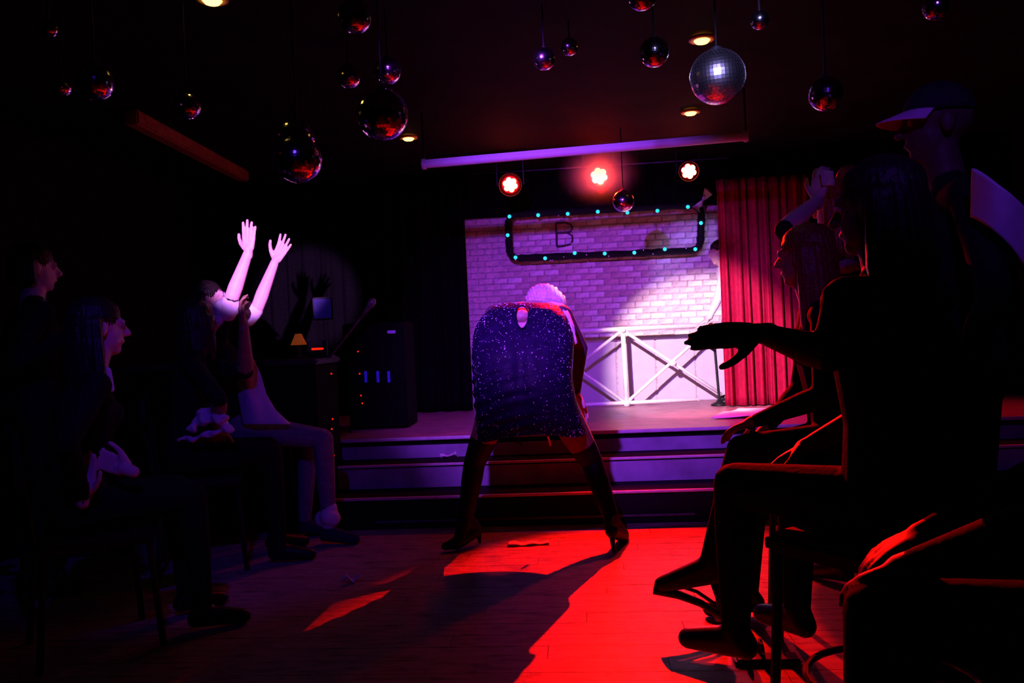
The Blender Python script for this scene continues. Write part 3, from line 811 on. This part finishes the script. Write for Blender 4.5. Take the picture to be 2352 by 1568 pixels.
# rhinestones scattered over the dress
RH = mat('rhinestone', (.85, .80, .88), .15, 0, .1, 20, spec=.9)
rm = MB(); cnt = 0
while cnt < 2000:
    i = int(random.random()*(NR-2)); j = random.randrange(NC)
    if (i, j) in hole: continue
    q = G[i, j]*random.random(); fu, fv = random.random(), random.random(); j2 = (j+1) % NC
    q = (G[i, j]*(1-fu)+G[i+1, j]*fu)*(1-fv)+(G[i, j2]*(1-fu)+G[i+1, j2]*fu)*fv
    nn = unit(np.cross(G[i, j2]-G[i, j], G[i+1, j]-G[i, j]))
    if nn@(q-cent[i, 0]) < 0: nn = -nn
    r = random.choice((.0015, .0017, .0019, .0020, .0023, .0028, .0036)) * (1.6 if random.random() < .03 else 1)
    u = unit(np.cross(nn, V(.3, .2, .9))); w_ = np.cross(nn, u)
    rm.add([q+r*(math.cos(a)*u+math.sin(a)*w_) for a in (0, 1.257, 2.513, 3.77, 5.03)]+[q+nn*r*.9], [(0, 1, 5), (1, 2, 5), (2, 3, 5), (3, 4, 5), (4, 0, 5)]); cnt += 1
o = rm.build('rhinestone_scatter', RH, dress); o['kind'] = 'stuff'
# blonde hair over the head and hanging down beside the right shoulder
H = Body(); hu = unit(V(.12, .55, .8)); hf = unit(V(.05, .75, -.55)); hrr = np.cross(hf, hu)
H.ell(HC+hu*.035-hf*.03, (.118, .115, .100), 0, (hrr, hf, hu)); H.ell(HC+V(.05, -.03, .03), (.09, .09, .08), 0)
def strand(pts, rs):
    for k in range(len(pts)-1): H.cap(pts[k], pts[k+1], rs[k], rs[k+1])
for k in range(9):
    jx = random.uniform(-4, 4)
    strand([D(1252+k*4, 690+k*1.5, 4.93), D(1266+k*4.2+jx*.5, 708+k*2, 4.76-.012*k), D(1283+k*3.6+jx, 738+k*2, 4.585), D(1303+k*2+jx*.8, 768+k*1.5, 4.56), D(1322+jx*.8, 790+random.uniform(-8, 4), 4.56)], [.030, .026, .019, .014, .006])
for k in range(5):
    strand([D(1235+k*8, 676, 5.0), D(1215+k*10, 700, 4.92), D(1210+k*14, 705, 4.84)], [.035, .028, .012])
def hg(v):
    return v+np.stack([.0025*np.sin(v[:, 0]*330+v[:, 2]*90), 0*v[:, 0], .0025*np.sin(v[:, 0]*260+40*v[:, 1])], 1)
H.build('hair', [HAIRB], droot, .006, 1, hg)
# loose fringe hanging from the hem
MB().tube([D(1190, 1003, 4.27), D(1193, 1014, 4.27), D(1197, 1024, 4.27)], [.006, .007, .002], 6).build('hem_tie', DRESS, dress)
MB().tube([D(1258, 1003, 4.60), D(1261, 1012, 4.60), D(1264, 1024, 4.60)], [.005, .008, .006], 6).build('hem_tassel', WHITECLOTH, dress)

# ------------------------------------------------------------------ seats
def chair(x, y, ang, seat, label, back=True, group='audience chairs', ht=.42):
    a = math.radians(ang); f = V(math.cos(a), math.sin(a), 0); r = V(math.sin(a), -math.cos(a), 0)
    R3 = np.array([f, r, V(0, 0, 1)]).T; c = V(x, y, 0)+f*.06
    t = empty('chair' if back else 'bar_stool', (c[0], c[1], 0), label, 'chair' if back else 'stool', group if back else None)
    top = seat-.012
    MB().box(c+V(0, 0, top-.025), (.42, .42, .05), R3, .015).build('seat', BLKMETAL if False else mat('black vinyl seat', (.012, .011, .012), .5), t)
    for i in (-1, 1):
        for j in (-1, 1):
            p = c+f*.18*i+r*.18*j
            MB().tube([p+V(0, 0, top-.045), p+f*.03*i+r*.02*j], .013, 8).build('leg', BLKMETAL, t)
    if back:
        for j in (-1, 1): MB().tube([c-f*.20+r*.17*j+V(0, 0, top-.05), c-f*.25+r*.17*j+V(0, 0, top+ht)], .012, 8).build('back_post', BLKMETAL, t)
        MB().box(c-f*.245+V(0, 0, top+ht-.11), (.025, .38, .20), R3, .01).build('backrest', MATS['black vinyl seat'], t)
    else:
        ring = [c+V(0, 0, .26)+(.20*math.cos(q)*f+.20*math.sin(q)*r) for q in np.linspace(0, 6.283, 24, endpoint=False)]
        MB().tube(ring, .009, 6, True).build('footrest', BLKMETAL, t)
    return t

# ------------------------------------------------------------------ spectator with raised arms, left of the steps
YA = 4.70
J = {}
A_ = lambda x, y, dy=0: aty(x, y, YA+dy)
J['pel'] = A_(545, 965); J['wa'] = A_(528, 898); J['ch'] = A_(506, 825); J['nk'] = A_(490, 758); J['hd'] = A_(482, 690)
J['shR'] = A_(497, 785, -.16); J['shL'] = A_(505, 785, .16)
J['elR'] = A_(530, 690, -.26); J['wrR'] = A_(569, 583, -.26)
J['elL'] = A_(588, 712, .16); J['wrL'] = A_(630, 605, .16)
J['hipR'] = A_(556, 982, -.09); J['hipL'] = A_(556, 978, .09)
J['knR'] = A_(742, 1008, -.12); J['anR'] = A_(756, 1200, -.12); J['toeR'] = V(*(J['anR']+V(.15, -.02, 0))[:2], .03)
J['anR'][2] = .085; J['knL'] = A_(708, 1004, .08); J['anL'] = A_(700, 1205, .08); J['anL'][2] = .085; J['toeL'] = V(*(J['anL']+V(.15, .0, 0))[:2], .03)
ra_ = person('spectator with both bare arms raised beside the steps', J, [SKIN, GREYCLOTH, DARKCLOTH, NAVY, EYE], V(1, .1, 0), V(.9, .25, .25), V(-.25, 0, 1), hairmat=HAIRD,
             sleeves='short', voxel=.0045, hairlong=.10,
             hr=dict(d=unit(A_(571, 500, -.26)-A_(569, 583, -.26)), palm=V(.1, 1, 0), thumb=V(-1, 0, 0), curl=.04, spread=.13),
             hl=dict(d=unit(A_(662, 545, .16)-A_(630, 605, .16)), palm=V(0, -1, .1), thumb=V(-1, 0, .4), curl=.10, spread=.24))
def cuff(p, q, r0, r1, parent, nm='sleeve_cuff', m_=WHITECLOTH):
    Bc = Body(); Bc.cap(p, q, r0, r1); mid = (p+q)/2
    for k in range(5): Bc.ell(mid+np.random.randn(3)*.016, np.array((.028, .026, .03))+r0*.45)
    return Bc.build(nm, [m_], parent, .006, 1)
cuff(J['elR']+(J['shR']-J['elR'])*.05, J['elR']+(J['shR']-J['elR'])*.28, .050, .056, ra_)
cuff(J['elL']+(J['shL']-J['elL'])*.03, J['elL']+(J['shL']-J['elL'])*.25, .050, .056, ra_)
cuff(J['anR']+V(0, 0, .03), J['anR']+V(.004, 0, .12), .044, .047, ra_, 'sock')
rowsT = [(795, 556, 566), (830, 545, 585), (862, 538, 600), (905, 545, 612), (940, 551, 632), (962, 554, 655), (974, 556, 668)]
def tail(u, v):
    k = v*(len(rowsT)-1); i = min(int(k), len(rowsT)-2); q = k-i
    py, l, r = [rowsT[i][c]*(1-q)+rowsT[i+1][c]*q for c in range(3)]
    return A_(l+(r-l)*u, py, -.20-.05*math.sin(math.pi*u)+.012*math.sin(u*9+v*3))
cloth_sheet('shirt_tail', tail, 16, 28, WHITECLOTH, ra_, .003)
S_ = Body(); pts = [A_(512, 712, -.20), A_(500, 735, -.26), A_(486, 750, -.26), A_(478, 775, -.24)]
for k in range(3): S_.cap(pts[k], pts[k+1], .030, .034)
S_.build('scarf', [mat('lilac scarf', (.5, .45, .6), .8, 0, .2, 40, .3)], ra_, .008, 1)
# eyeglasses
gl = MB(); g0 = J['hd']+unit(V(.9, .25, .25))*.097
for k in (-1, 1): gl.tube([g0+V(-.2, .9, 0)*.032*k+.02*(math.cos(q)*V(-.25, .95, 0)+math.sin(q)*V(-.25, 0, .97)) for q in np.linspace(0, 6.283, 14, endpoint=False)], .0022, 5, True)
gl.build('eyeglasses', METAL, ra_)
chair(J['pel'][0], J['pel'][1], 3, J['pel'][2]-.10, 'black chair under the spectator with raised arms')

# neighbour with a bare forearm up, white sleeve across the lap
YM = 4.15
M_ = lambda x, y, dy=0: aty(x, y, YM+dy)
pz = M_(425, 1000)
J, f = seated(pz[0], pz[1], 25, .12, .50, wrL=M_(560, 752, .05), wrR=M_(500, 985, -.1), pole=(.6, 0, -1))
rm_ = person('spectator in dark top with forearm up, white cloth in the lap', J, [SKIN2, DARKCLOTH, DARKCLOTH2, SHOE, EYE], f, V(.2, 1, .1), hairmat=HAIRD, sleeves='short', hairlong=.05,
             hl=dict(d=V(-.1, 0, 1), palm=V(1, .2, 0), thumb=V(0, -1, .2), curl=.5))
chair(pz[0], pz[1], 25, .50, 'black chair under the spectator with the white cloth')
def crumple(pts, nm, label, cat, yd, material=WHITECLOTH, thick=.02):
    Bc = Body()
    for (x, y, r) in pts: Bc.ell(aty(x, y, yd+random.uniform(-.02, .02)), (r, r*.7, r*.62))
    for k in range(len(pts)-1): Bc.cap(aty(*pts[k][:2], yd), aty(*pts[k+1][:2], yd), pts[k][2]*.5, pts[k+1][2]*.5)
    def gr(v): return v+np.stack([0*v[:, 0], .006*np.sin(v[:, 0]*90+v[:, 2]*60), .006*np.sin(v[:, 0]*70-v[:, 2]*50)], 1)
    return Bc, gr
Bc, gr = crumple([(440, 985, .03), (465, 950, .04), (490, 940, .03), (470, 965, .045), (505, 960, .05), (522, 985, .035), (440, 1008, .025), (415, 1008, .022)], 'c', '', '', YM-.22)
o = Bc.build('draped_shirt', [WHITECLOTH], None, .007, 1, gr); tag(o, 'crumpled white shirt lying across the seated neighbour\'s lap', 'shirt')

# clapping spectator at the far left and one standing behind
pz = aty(165, 1180, 3.05)
J, f = seated(pz[0], pz[1], 40, .18, .47, wrL=aty(292, 1078, 3.0), wrR=aty(190, 1138, 2.9), pole=(-.3, -.3, -1))
rb = person('spectator clapping pale hands over the lap, dark clothes', J, [SKIN, DARKCLOTH, DARKCLOTH, SHOE, EYE], f, V(.7, .7, 0), hairmat=HAIRD, hairlong=.12, female=True,
            hl=dict(d=V(-.9, .1, .35), palm=V(0, -1, .1), thumb=V(0, 0, 1), curl=.18, spread=.03), hr=dict(d=V(.1, .15, .9), palm=V(-.1, -1, .1), thumb=V(1, 0, .2), curl=.2, spread=.03))
Bc = Body(); Bc.cap(J['nk']+f*.06+V(.02, -.05, -.02), J['nk']+f*.07+V(.03, -.06, -.09), .022, .016); Bc.build('collar', [WHITECLOTH], rb, .006, 1)
MB().lathe([(.034, -.008), (.037, 0), (.034, .008)], J['wrL']-unit(J['wrL']-J['elL'])*.03, unit(J['wrL']-J['elL']), 16).build('wristwatch', mat('pale watch strap', (.6, .6, .65), .5), rb)
chair(pz[0], pz[1], 40, .47, 'black chair under the clapping spectator')
pz = aty(75, 1000, 3.75)
J, f = standing(pz[0], pz[1], 50, 0, 1.66, .05, wrR=aty(165, 770, 3.55), pole=(0, -.5, -1))
rc = person('spectator standing behind the clapping one, white collar showing', J, [SKIN, DARKCLOTH, DARKCLOTH, SHOE, EYE], f, V(.7, .7, 0), hairmat=HAIRD)
Bc = Body(); c0 = J['nk']+f*.05+V(.03, -.05, -.03)
Bc.cap(c0, c0+V(.03, -.01, -.05), .030, .020); Bc.cap(c0+V(.0, 0, -.08), c0+V(.015, 0, -.12), .016, .012); Bc.build('collar', [WHITECLOTH], rc, .006, 1)

# ------------------------------------------------------------------ right hand audience, mostly silhouettes
def on_stool(J, z=.30):
    for sd in 'LR':
        d_ = z-J['an'+sd][2]; J['an'+sd] = J['an'+sd]+V(0, 0, d_); J['toe'+sd] = J['toe'+sd]+V(0, 0, d_)
pz = aty(2085, 1150, 2.05)
J, f = seated(pz[0], pz[1], 128, .05, .63, wrL=aty(1752, 768, 2.02), wrR=None, pole=(.5, .2, -1))
J['elL'] = aty(1905, 815, 1.98); J['wrL'] = aty(1758, 768, 2.02)
on_stool(J)
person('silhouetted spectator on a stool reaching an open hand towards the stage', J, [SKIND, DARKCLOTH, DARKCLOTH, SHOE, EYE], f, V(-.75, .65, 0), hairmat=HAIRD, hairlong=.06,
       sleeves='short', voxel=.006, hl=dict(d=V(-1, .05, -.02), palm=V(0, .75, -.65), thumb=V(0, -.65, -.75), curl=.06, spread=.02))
chair(pz[0], pz[1], 128, .63, 'black bar stool under the reaching spectator', False)
pz = aty(1945, 800, 3.75)
J, f = standing(pz[0], pz[1], 118, 0, 1.74, .02, wrL=aty(1876, 462, 3.60), pole=(0, .1, -1))
rj = person('red haired woman standing with a hand raised holding a green banknote', J, [SKIN, DARKCLOTH, DARKCLOTH2, SHOE, EYE], f, V(-.6, .8, 0), hairmat=HAIRR, hairlong=.12, bun=True, sleeves='short', female=True,
            hl=dict(d=V(.15, 0, 1), palm=V(.6, .7, 0), thumb=V(-.8, -.2, .3), curl=.55))
ring = [J['ch']+V(.20*math.cos(q), .14*math.sin(q), .04+.02*math.sin(3*q)) for q in np.linspace(0, 6.283, 30, endpoint=False)]
MB().tube(ring, [.026+.008*math.sin(k*2.1) for k in range(30)], 8, True).build('shoulder_frill', mat('lilac frill', (.32, .22, .42), .8, 0, .3, 60, .4), rj, True)
Bc = Body(); Bc.cap(aty(1848, 588, 3.6), aty(1862, 572, 3.6), .026, .022); Bc.cap(aty(1850, 600, 3.6), aty(1858, 585, 3.6), .022, .022)
Bc.build('sleeve_puff', [mat('orange satin', (.9, .38, .08), .5, 0, .2, 60)], rj, .007, 1)
MB().tube([J['nk']+f*.06+V(-.02, -.05, .0), J['nk']+f*.075+V(-.03, -.06, -.09)], .007, 8).build('necklace', METAL, rj)
GRN = mat('green banknote print', (.72, .88, .55), .7, 0, .2, 60)
o = cloth_sheet('banknote', lambda u, v: aty(1884+30*u+4*v, 392+34*v, 3.56+.01*math.sin(u*5)), 8, 8, GRN, None, .001); tag(o, 'green banknote held up in the raised hand', 'banknote')

pz = aty(2205, 900, 2.55)
J, f = standing(pz[0], pz[1], 172, 0, 1.81, .02, pole=(0, 0, -1))
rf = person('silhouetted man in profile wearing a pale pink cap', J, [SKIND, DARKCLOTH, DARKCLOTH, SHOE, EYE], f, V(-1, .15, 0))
hd = J['hd']; hr_ = V(.15, 1, 0)
capM = mat('pale pink cap cloth', (.75, .55, .68), .8, 0, .1, 50, .2)
def capdome(u, v):
    a = u*2*math.pi; e = v*math.pi/2
    return hd+V(.098*math.cos(a)*math.sin(e)+.005, .084*math.sin(a)*math.sin(e), .03+.092*math.cos(e))
cp = cloth_sheet('cap', capdome, 24, 10, mat('dark cap cloth', (.02, .015, .02), .8, 0, .2, 50, .2), rf, .004)
def brim(u, v):
    a = (u-.5)*2.2; r0 = .09+.085*v*math.cos(a*.7)
    return hd+V(-r0*math.cos(a), .088*math.sin(a)*(1+.1*v), .045-.03*v-.05*(u-.5)**2)
cloth_sheet('cap_brim', brim, 16, 8, capM, rf, .004)
def shawl(u, v):
    y_ = pz[1]-.33-.06*math.sin(math.pi*u)+.04*v
    return aty(2236+u*(118+6*v)-3*v, 386+95*u**1.3+v*(112+55*u)-30*math.sin(u*2)*v, y_)
cloth_sheet('neck_towel', shawl, 18, 14, WHITECLOTH, rf, .006)

# seated woman with a crossed leg and open sandal
pz = aty(1935, 1000, 3.2)
J, f = seated(pz[0], pz[1], 172, .15, pz[2]-.10)
G_ = lambda x, y, dy=0: aty(x, y, 3.2+dy)
J['knL'] = G_(1705, 1035, -.12); J['anL'] = G_(1632, 1285, -.10); J['toeL'] = G_(1520, 1342, -.08); J['heelL'] = G_(1648, 1318, -.10)
J['knR'] = G_(1735, 1040, .10); J['anR'] = V(G_(1712, 1250, .12)[0], 3.3, .085); J['toeR'] = J['anR']+V(-.15, .0, -.055)
J['wrR'] = J['knR']+V(.05, .0, .10); J['wrL'] = J['knL']+V(.06, 0, .11)
arms(J, f, J['wrL'], J['wrR'])
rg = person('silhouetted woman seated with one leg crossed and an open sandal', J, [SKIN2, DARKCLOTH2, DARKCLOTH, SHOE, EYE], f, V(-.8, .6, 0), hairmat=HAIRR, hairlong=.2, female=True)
MB().tube([G_(1502, 1352, -.08), G_(1560, 1366, -.08), G_(1610, 1385, -.08), G_(1662, 1420, -.08)], [.020, .016, .014, .012], 10).build('sandal_sole', SHOE, rg, True)
MB().tube([G_(1640, 1325, -.08), G_(1652, 1370, -.08), G_(1660, 1418, -.08)], [.022, .016, .010], 10).build('sandal_heel', SHOE, rg, True)
MB().tube([G_(1560, 1345, -.08), G_(1600, 1358, -.08), G_(1640, 1385, -.08)], .007, 8).build('sandal_strap', SHOE, rg)
chair(pz[0], pz[1], 172, pz[2]-.10, 'black chair under the woman with the crossed leg')

kn = aty(1945, 1335, 1.60)
a_ = math.radians(152); pz = V(kn[0], kn[1], 0)-V(math.cos(a_), math.sin(a_), 0)*.42+V(.06, -.06, 0)
J, f = seated(pz[0], pz[1], 152, .05, kn[2]-.08)
rk = person('silhouetted spectator in dark trousers seated next to the capped man', J, [SKIND, DARKCLOTH2, DARKCLOTH, SHOE, EYE], f, V(-.7, .7, 0), hairmat=HAIRD)
chair(pz[0], pz[1], 152, kn[2]-.08, 'black chair under the spectator in dark trousers')

# sandal with two rows of stones, lying on its own foot of the dark trousered spectator
p = atz(1762, 1500, .03)
t = empty('sparkling_sandal', V(p[0], p[1], 0), 'black sandal with two rows of sparkling stones on the floor', 'shoe')
MB().box(p+V(0, 0, -.018), (.22, .075, .02), None, .008).build('sole', SHOE, t)
for r_, yo in ((.0, .0), (.0, -.045)):
    arc = [p+V(-.02+yo, math.cos(q)*.036, -.01+.05*math.sin(q)) for q in np.linspace(0, math.pi, 9)]
    MB().tube(arc, .007, 8).build('strap', SHOE, t)
    for q in np.linspace(.4, 2.7, 5):
        o = MB().sphere(p+V(-.02+yo, math.cos(q)*.045, -.01+.06*math.sin(q)), .0045, 8, 6).build('stone', RH, t)

# person at the edge of the red curtain on the stage
pz = aty(1700, 800, 7.02)
J, f = standing(pz[0], 7.07, 180, ST, 1.46, .22, wrL=aty(1626, 736, 6.98), pole=(.2, 0, -1))
J['shL'] = aty(1664, 632, 6.90); J['elL'] = aty(1648, 688, 6.88); J['wrL'] = aty(1630, 728, 6.92)
J['hd'] = aty(1652, 580, 7.0); J['nk'] = aty(1668, 606, 7.0)
person('performer in a white sleeve leaning out from behind the red curtain', J, [SKIN, mat('violet trousers', (.06, .02, .12), .7), mat('pale satin top', (.70, .62, .74), .6, 0, .1, 20, .1), SHOE, EYE], f, V(-.95, -.3, -.1), hairmat=HAIRD, s=.86,
       hl=dict(d=V(-.8, -.1, -.45), palm=V(-.3, 0, -1), thumb=V(0, -1, .2), curl=.2))

# ------------------------------------------------------------------ bar corner left of the stage
t = empty('bar_counter', (-2.55, 5.2, 0), 'black bar counter beside the stage steps', 'counter')
bx0, bx1 = -3.45, -1.66
MB().box(((bx0+bx1)/2, 5.2, .51), (bx1-bx0, .46, 1.0), None, .01).build('body', BLACK, t)
MB().box(((bx0+bx1)/2, 5.2, 1.03), (bx1-bx0+.04, .50, .035), None, .01).build('worktop', mat('dark worktop', (.02, .016, .02), .5), t)
REDL = mat('red light strip', (.8, .05, .03), .4, 0, .05, 20, emit=(1, .012, .0), strength=1.6)
MB().box(aty(728, 801, 4.93)+V(0, .01, 0), (.075, .012, .012), None, .003).build('light_strip', REDL, t)
CT = 1.049
for x, y in ((775, 858), (778, 962), (776, 985), (775, 1025), (781, 1046), (774, 1058)): MB().sphere(aty(x-14, y, 4.962), .0055, 8, 6).build('indicator_light', REDL, t)
p = aty(683, 722, 5.2); p[2] = CT
t = empty('table_lamp', p, 'small lamp with a dull orange shade standing on the bar counter', 'lamp')
MB().lathe([(.05, 0), (.05, .012), (.012, .02), (.012, .11)], p, (0, 0, 1), 16).build('base', BLKMETAL, t, True)
MB().lathe([(.052, .09), (.020, .16), (.018, .16), (.050, .088)], p, (0, 0, 1), 18).build('lamp_shade', mat('orange lampshade', (.5, .2, .05), .7, 0, .2, 60, emit=(1, .18, .01), strength=.12), t, True)
c = aty(741, 705, 5.25); p = V(c[0], c[1], CT)
t = empty('monitor', p, 'small blue tinted monitor standing on the bar counter', 'monitor')
MB().box(p+V(0, 0, .006), (.12, .09, .012), None, .004).build('base', BLKMETAL, t)
MB().box(p+V(0, .01, .06), (.03, .02, .10)).build('neck', BLKMETAL, t)
MB().box(c+V(0, .01, -.01), (.135, .02, .15), None, .006).build('case', BLKMETAL, t)
MB().box(c+V(0, -.002, -.01), (.112, .006, .126), None, .002).build('screen', mat('dim blue screen', (.02, .02, .1), .4, 0, .2, 20, emit=(.02, .01, .6), strength=.06), t)
# equipment rack on the stage
p = aty(868, 960, 6.0); p[2] = ST
t = empty('equipment_rack', p, 'black equipment rack with blue light bars on the stage', 'rack')
MB().box(p+V(0, .2, .40), (.44, .36, .78), None, .012).build('case', BLACK, t)
BLU = mat('blue indicator', (.05, .05, .6), .4, 0, .1, 20, emit=(.05, .02, 1), strength=.12)
for x in (840, 868, 893): MB().box(aty(x, 865, 6.01), (.02, .012, .085), None, .003).build('light_bar', BLU, t)
MB().box(aty(899, 762, 6.012), (.06, .006, .022)).build('sticker', mat('lilac sticker', (.5, .4, .8), .6), t)
for x, y in ((822, 807), (829, 908), (832, 926), (774, 858)): MB().sphere(aty(x, y, 6.01) if x > 800 else aty(826, 858, 6.01), .006, 8, 6).build('indicator', REDL, t)
# microphone boom stand
p = aty(742, 955, 5.75); p[2] = ST
t = empty('microphone_stand', p, 'microphone stand with a long slanted boom left of the equipment rack', 'microphone stand')
j0 = aty(742, 845, 5.75); j1 = aty(828, 730, 5.72)
VM = mat('grey boom metal', (.15, .15, .15), .4, .4)
MB().tube([p+V(0, 0, .01), V(p[0], p[1], j0[2])], .012, 10).build('pole', BLKMETAL, t)
MB().tube([V(p[0], p[1], j0[2]), j1], .010, 10).build('boom', VM, t)
MB().lathe([(.014, 0), (.02, .10), (.028, .12), (.026, .15), (.012, .17)], j1, unit(j1-j0), 14).build('microphone', VM, t, True)
for k in range(3):
    a = 2.1*k+.4; MB().tube([p+V(0, 0, .10), p+V(.20*math.cos(a), .20*math.sin(a), .008)], .008, 8).build('foot', BLKMETAL, t)


# haze added around the middle lamp for its lens glow, densest at its centre
hz = MB().sphere((0, 0, 0), 1.0, 24, 16).build('haze', None, None, True)
hz.location = PARS[1]+V(.0, -.12, .02); hz.scale = (.38, .18, .34)
hm = bpy.data.materials.new('stage haze'); hm.use_nodes = True; nt = hm.node_tree; nt.nodes.remove(nt.nodes['Principled BSDF'])
vs_ = nt.nodes.new('ShaderNodeVolumeScatter'); vs_.inputs['Anisotropy'].default_value = .1; vs_.inputs['Color'].default_value = (.9, .85, .9, 1)
tc = nt.nodes.new('ShaderNodeTexCoord'); ln = nt.nodes.new('ShaderNodeVectorMath'); ln.operation = 'LENGTH'
mr = nt.nodes.new('ShaderNodeMapRange'); mr.inputs[1].default_value = 0; mr.inputs[2].default_value = 1; mr.inputs[3].default_value = 1; mr.inputs[4].default_value = 0
pw = nt.nodes.new('ShaderNodeMath'); pw.operation = 'POWER'; pw.inputs[1].default_value = 3.0
ml = nt.nodes.new('ShaderNodeMath'); ml.operation = 'MULTIPLY'; ml.inputs[1].default_value = 26
nt.links.new(tc.outputs['Object'], ln.inputs[0]); nt.links.new(ln.outputs['Value'], mr.inputs[0]); nt.links.new(mr.outputs[0], pw.inputs[0]); nt.links.new(pw.outputs[0], ml.inputs[0])
nt.links.new(ml.outputs[0], vs_.inputs['Density'])
nt.links.new(vs_.outputs['Volume'], nt.nodes['Material Output'].inputs['Volume']); hz.data.materials.append(hm)
tag(hz, 'thin haze added around the middle stage lamp for its glow', 'haze', None, 'stuff')
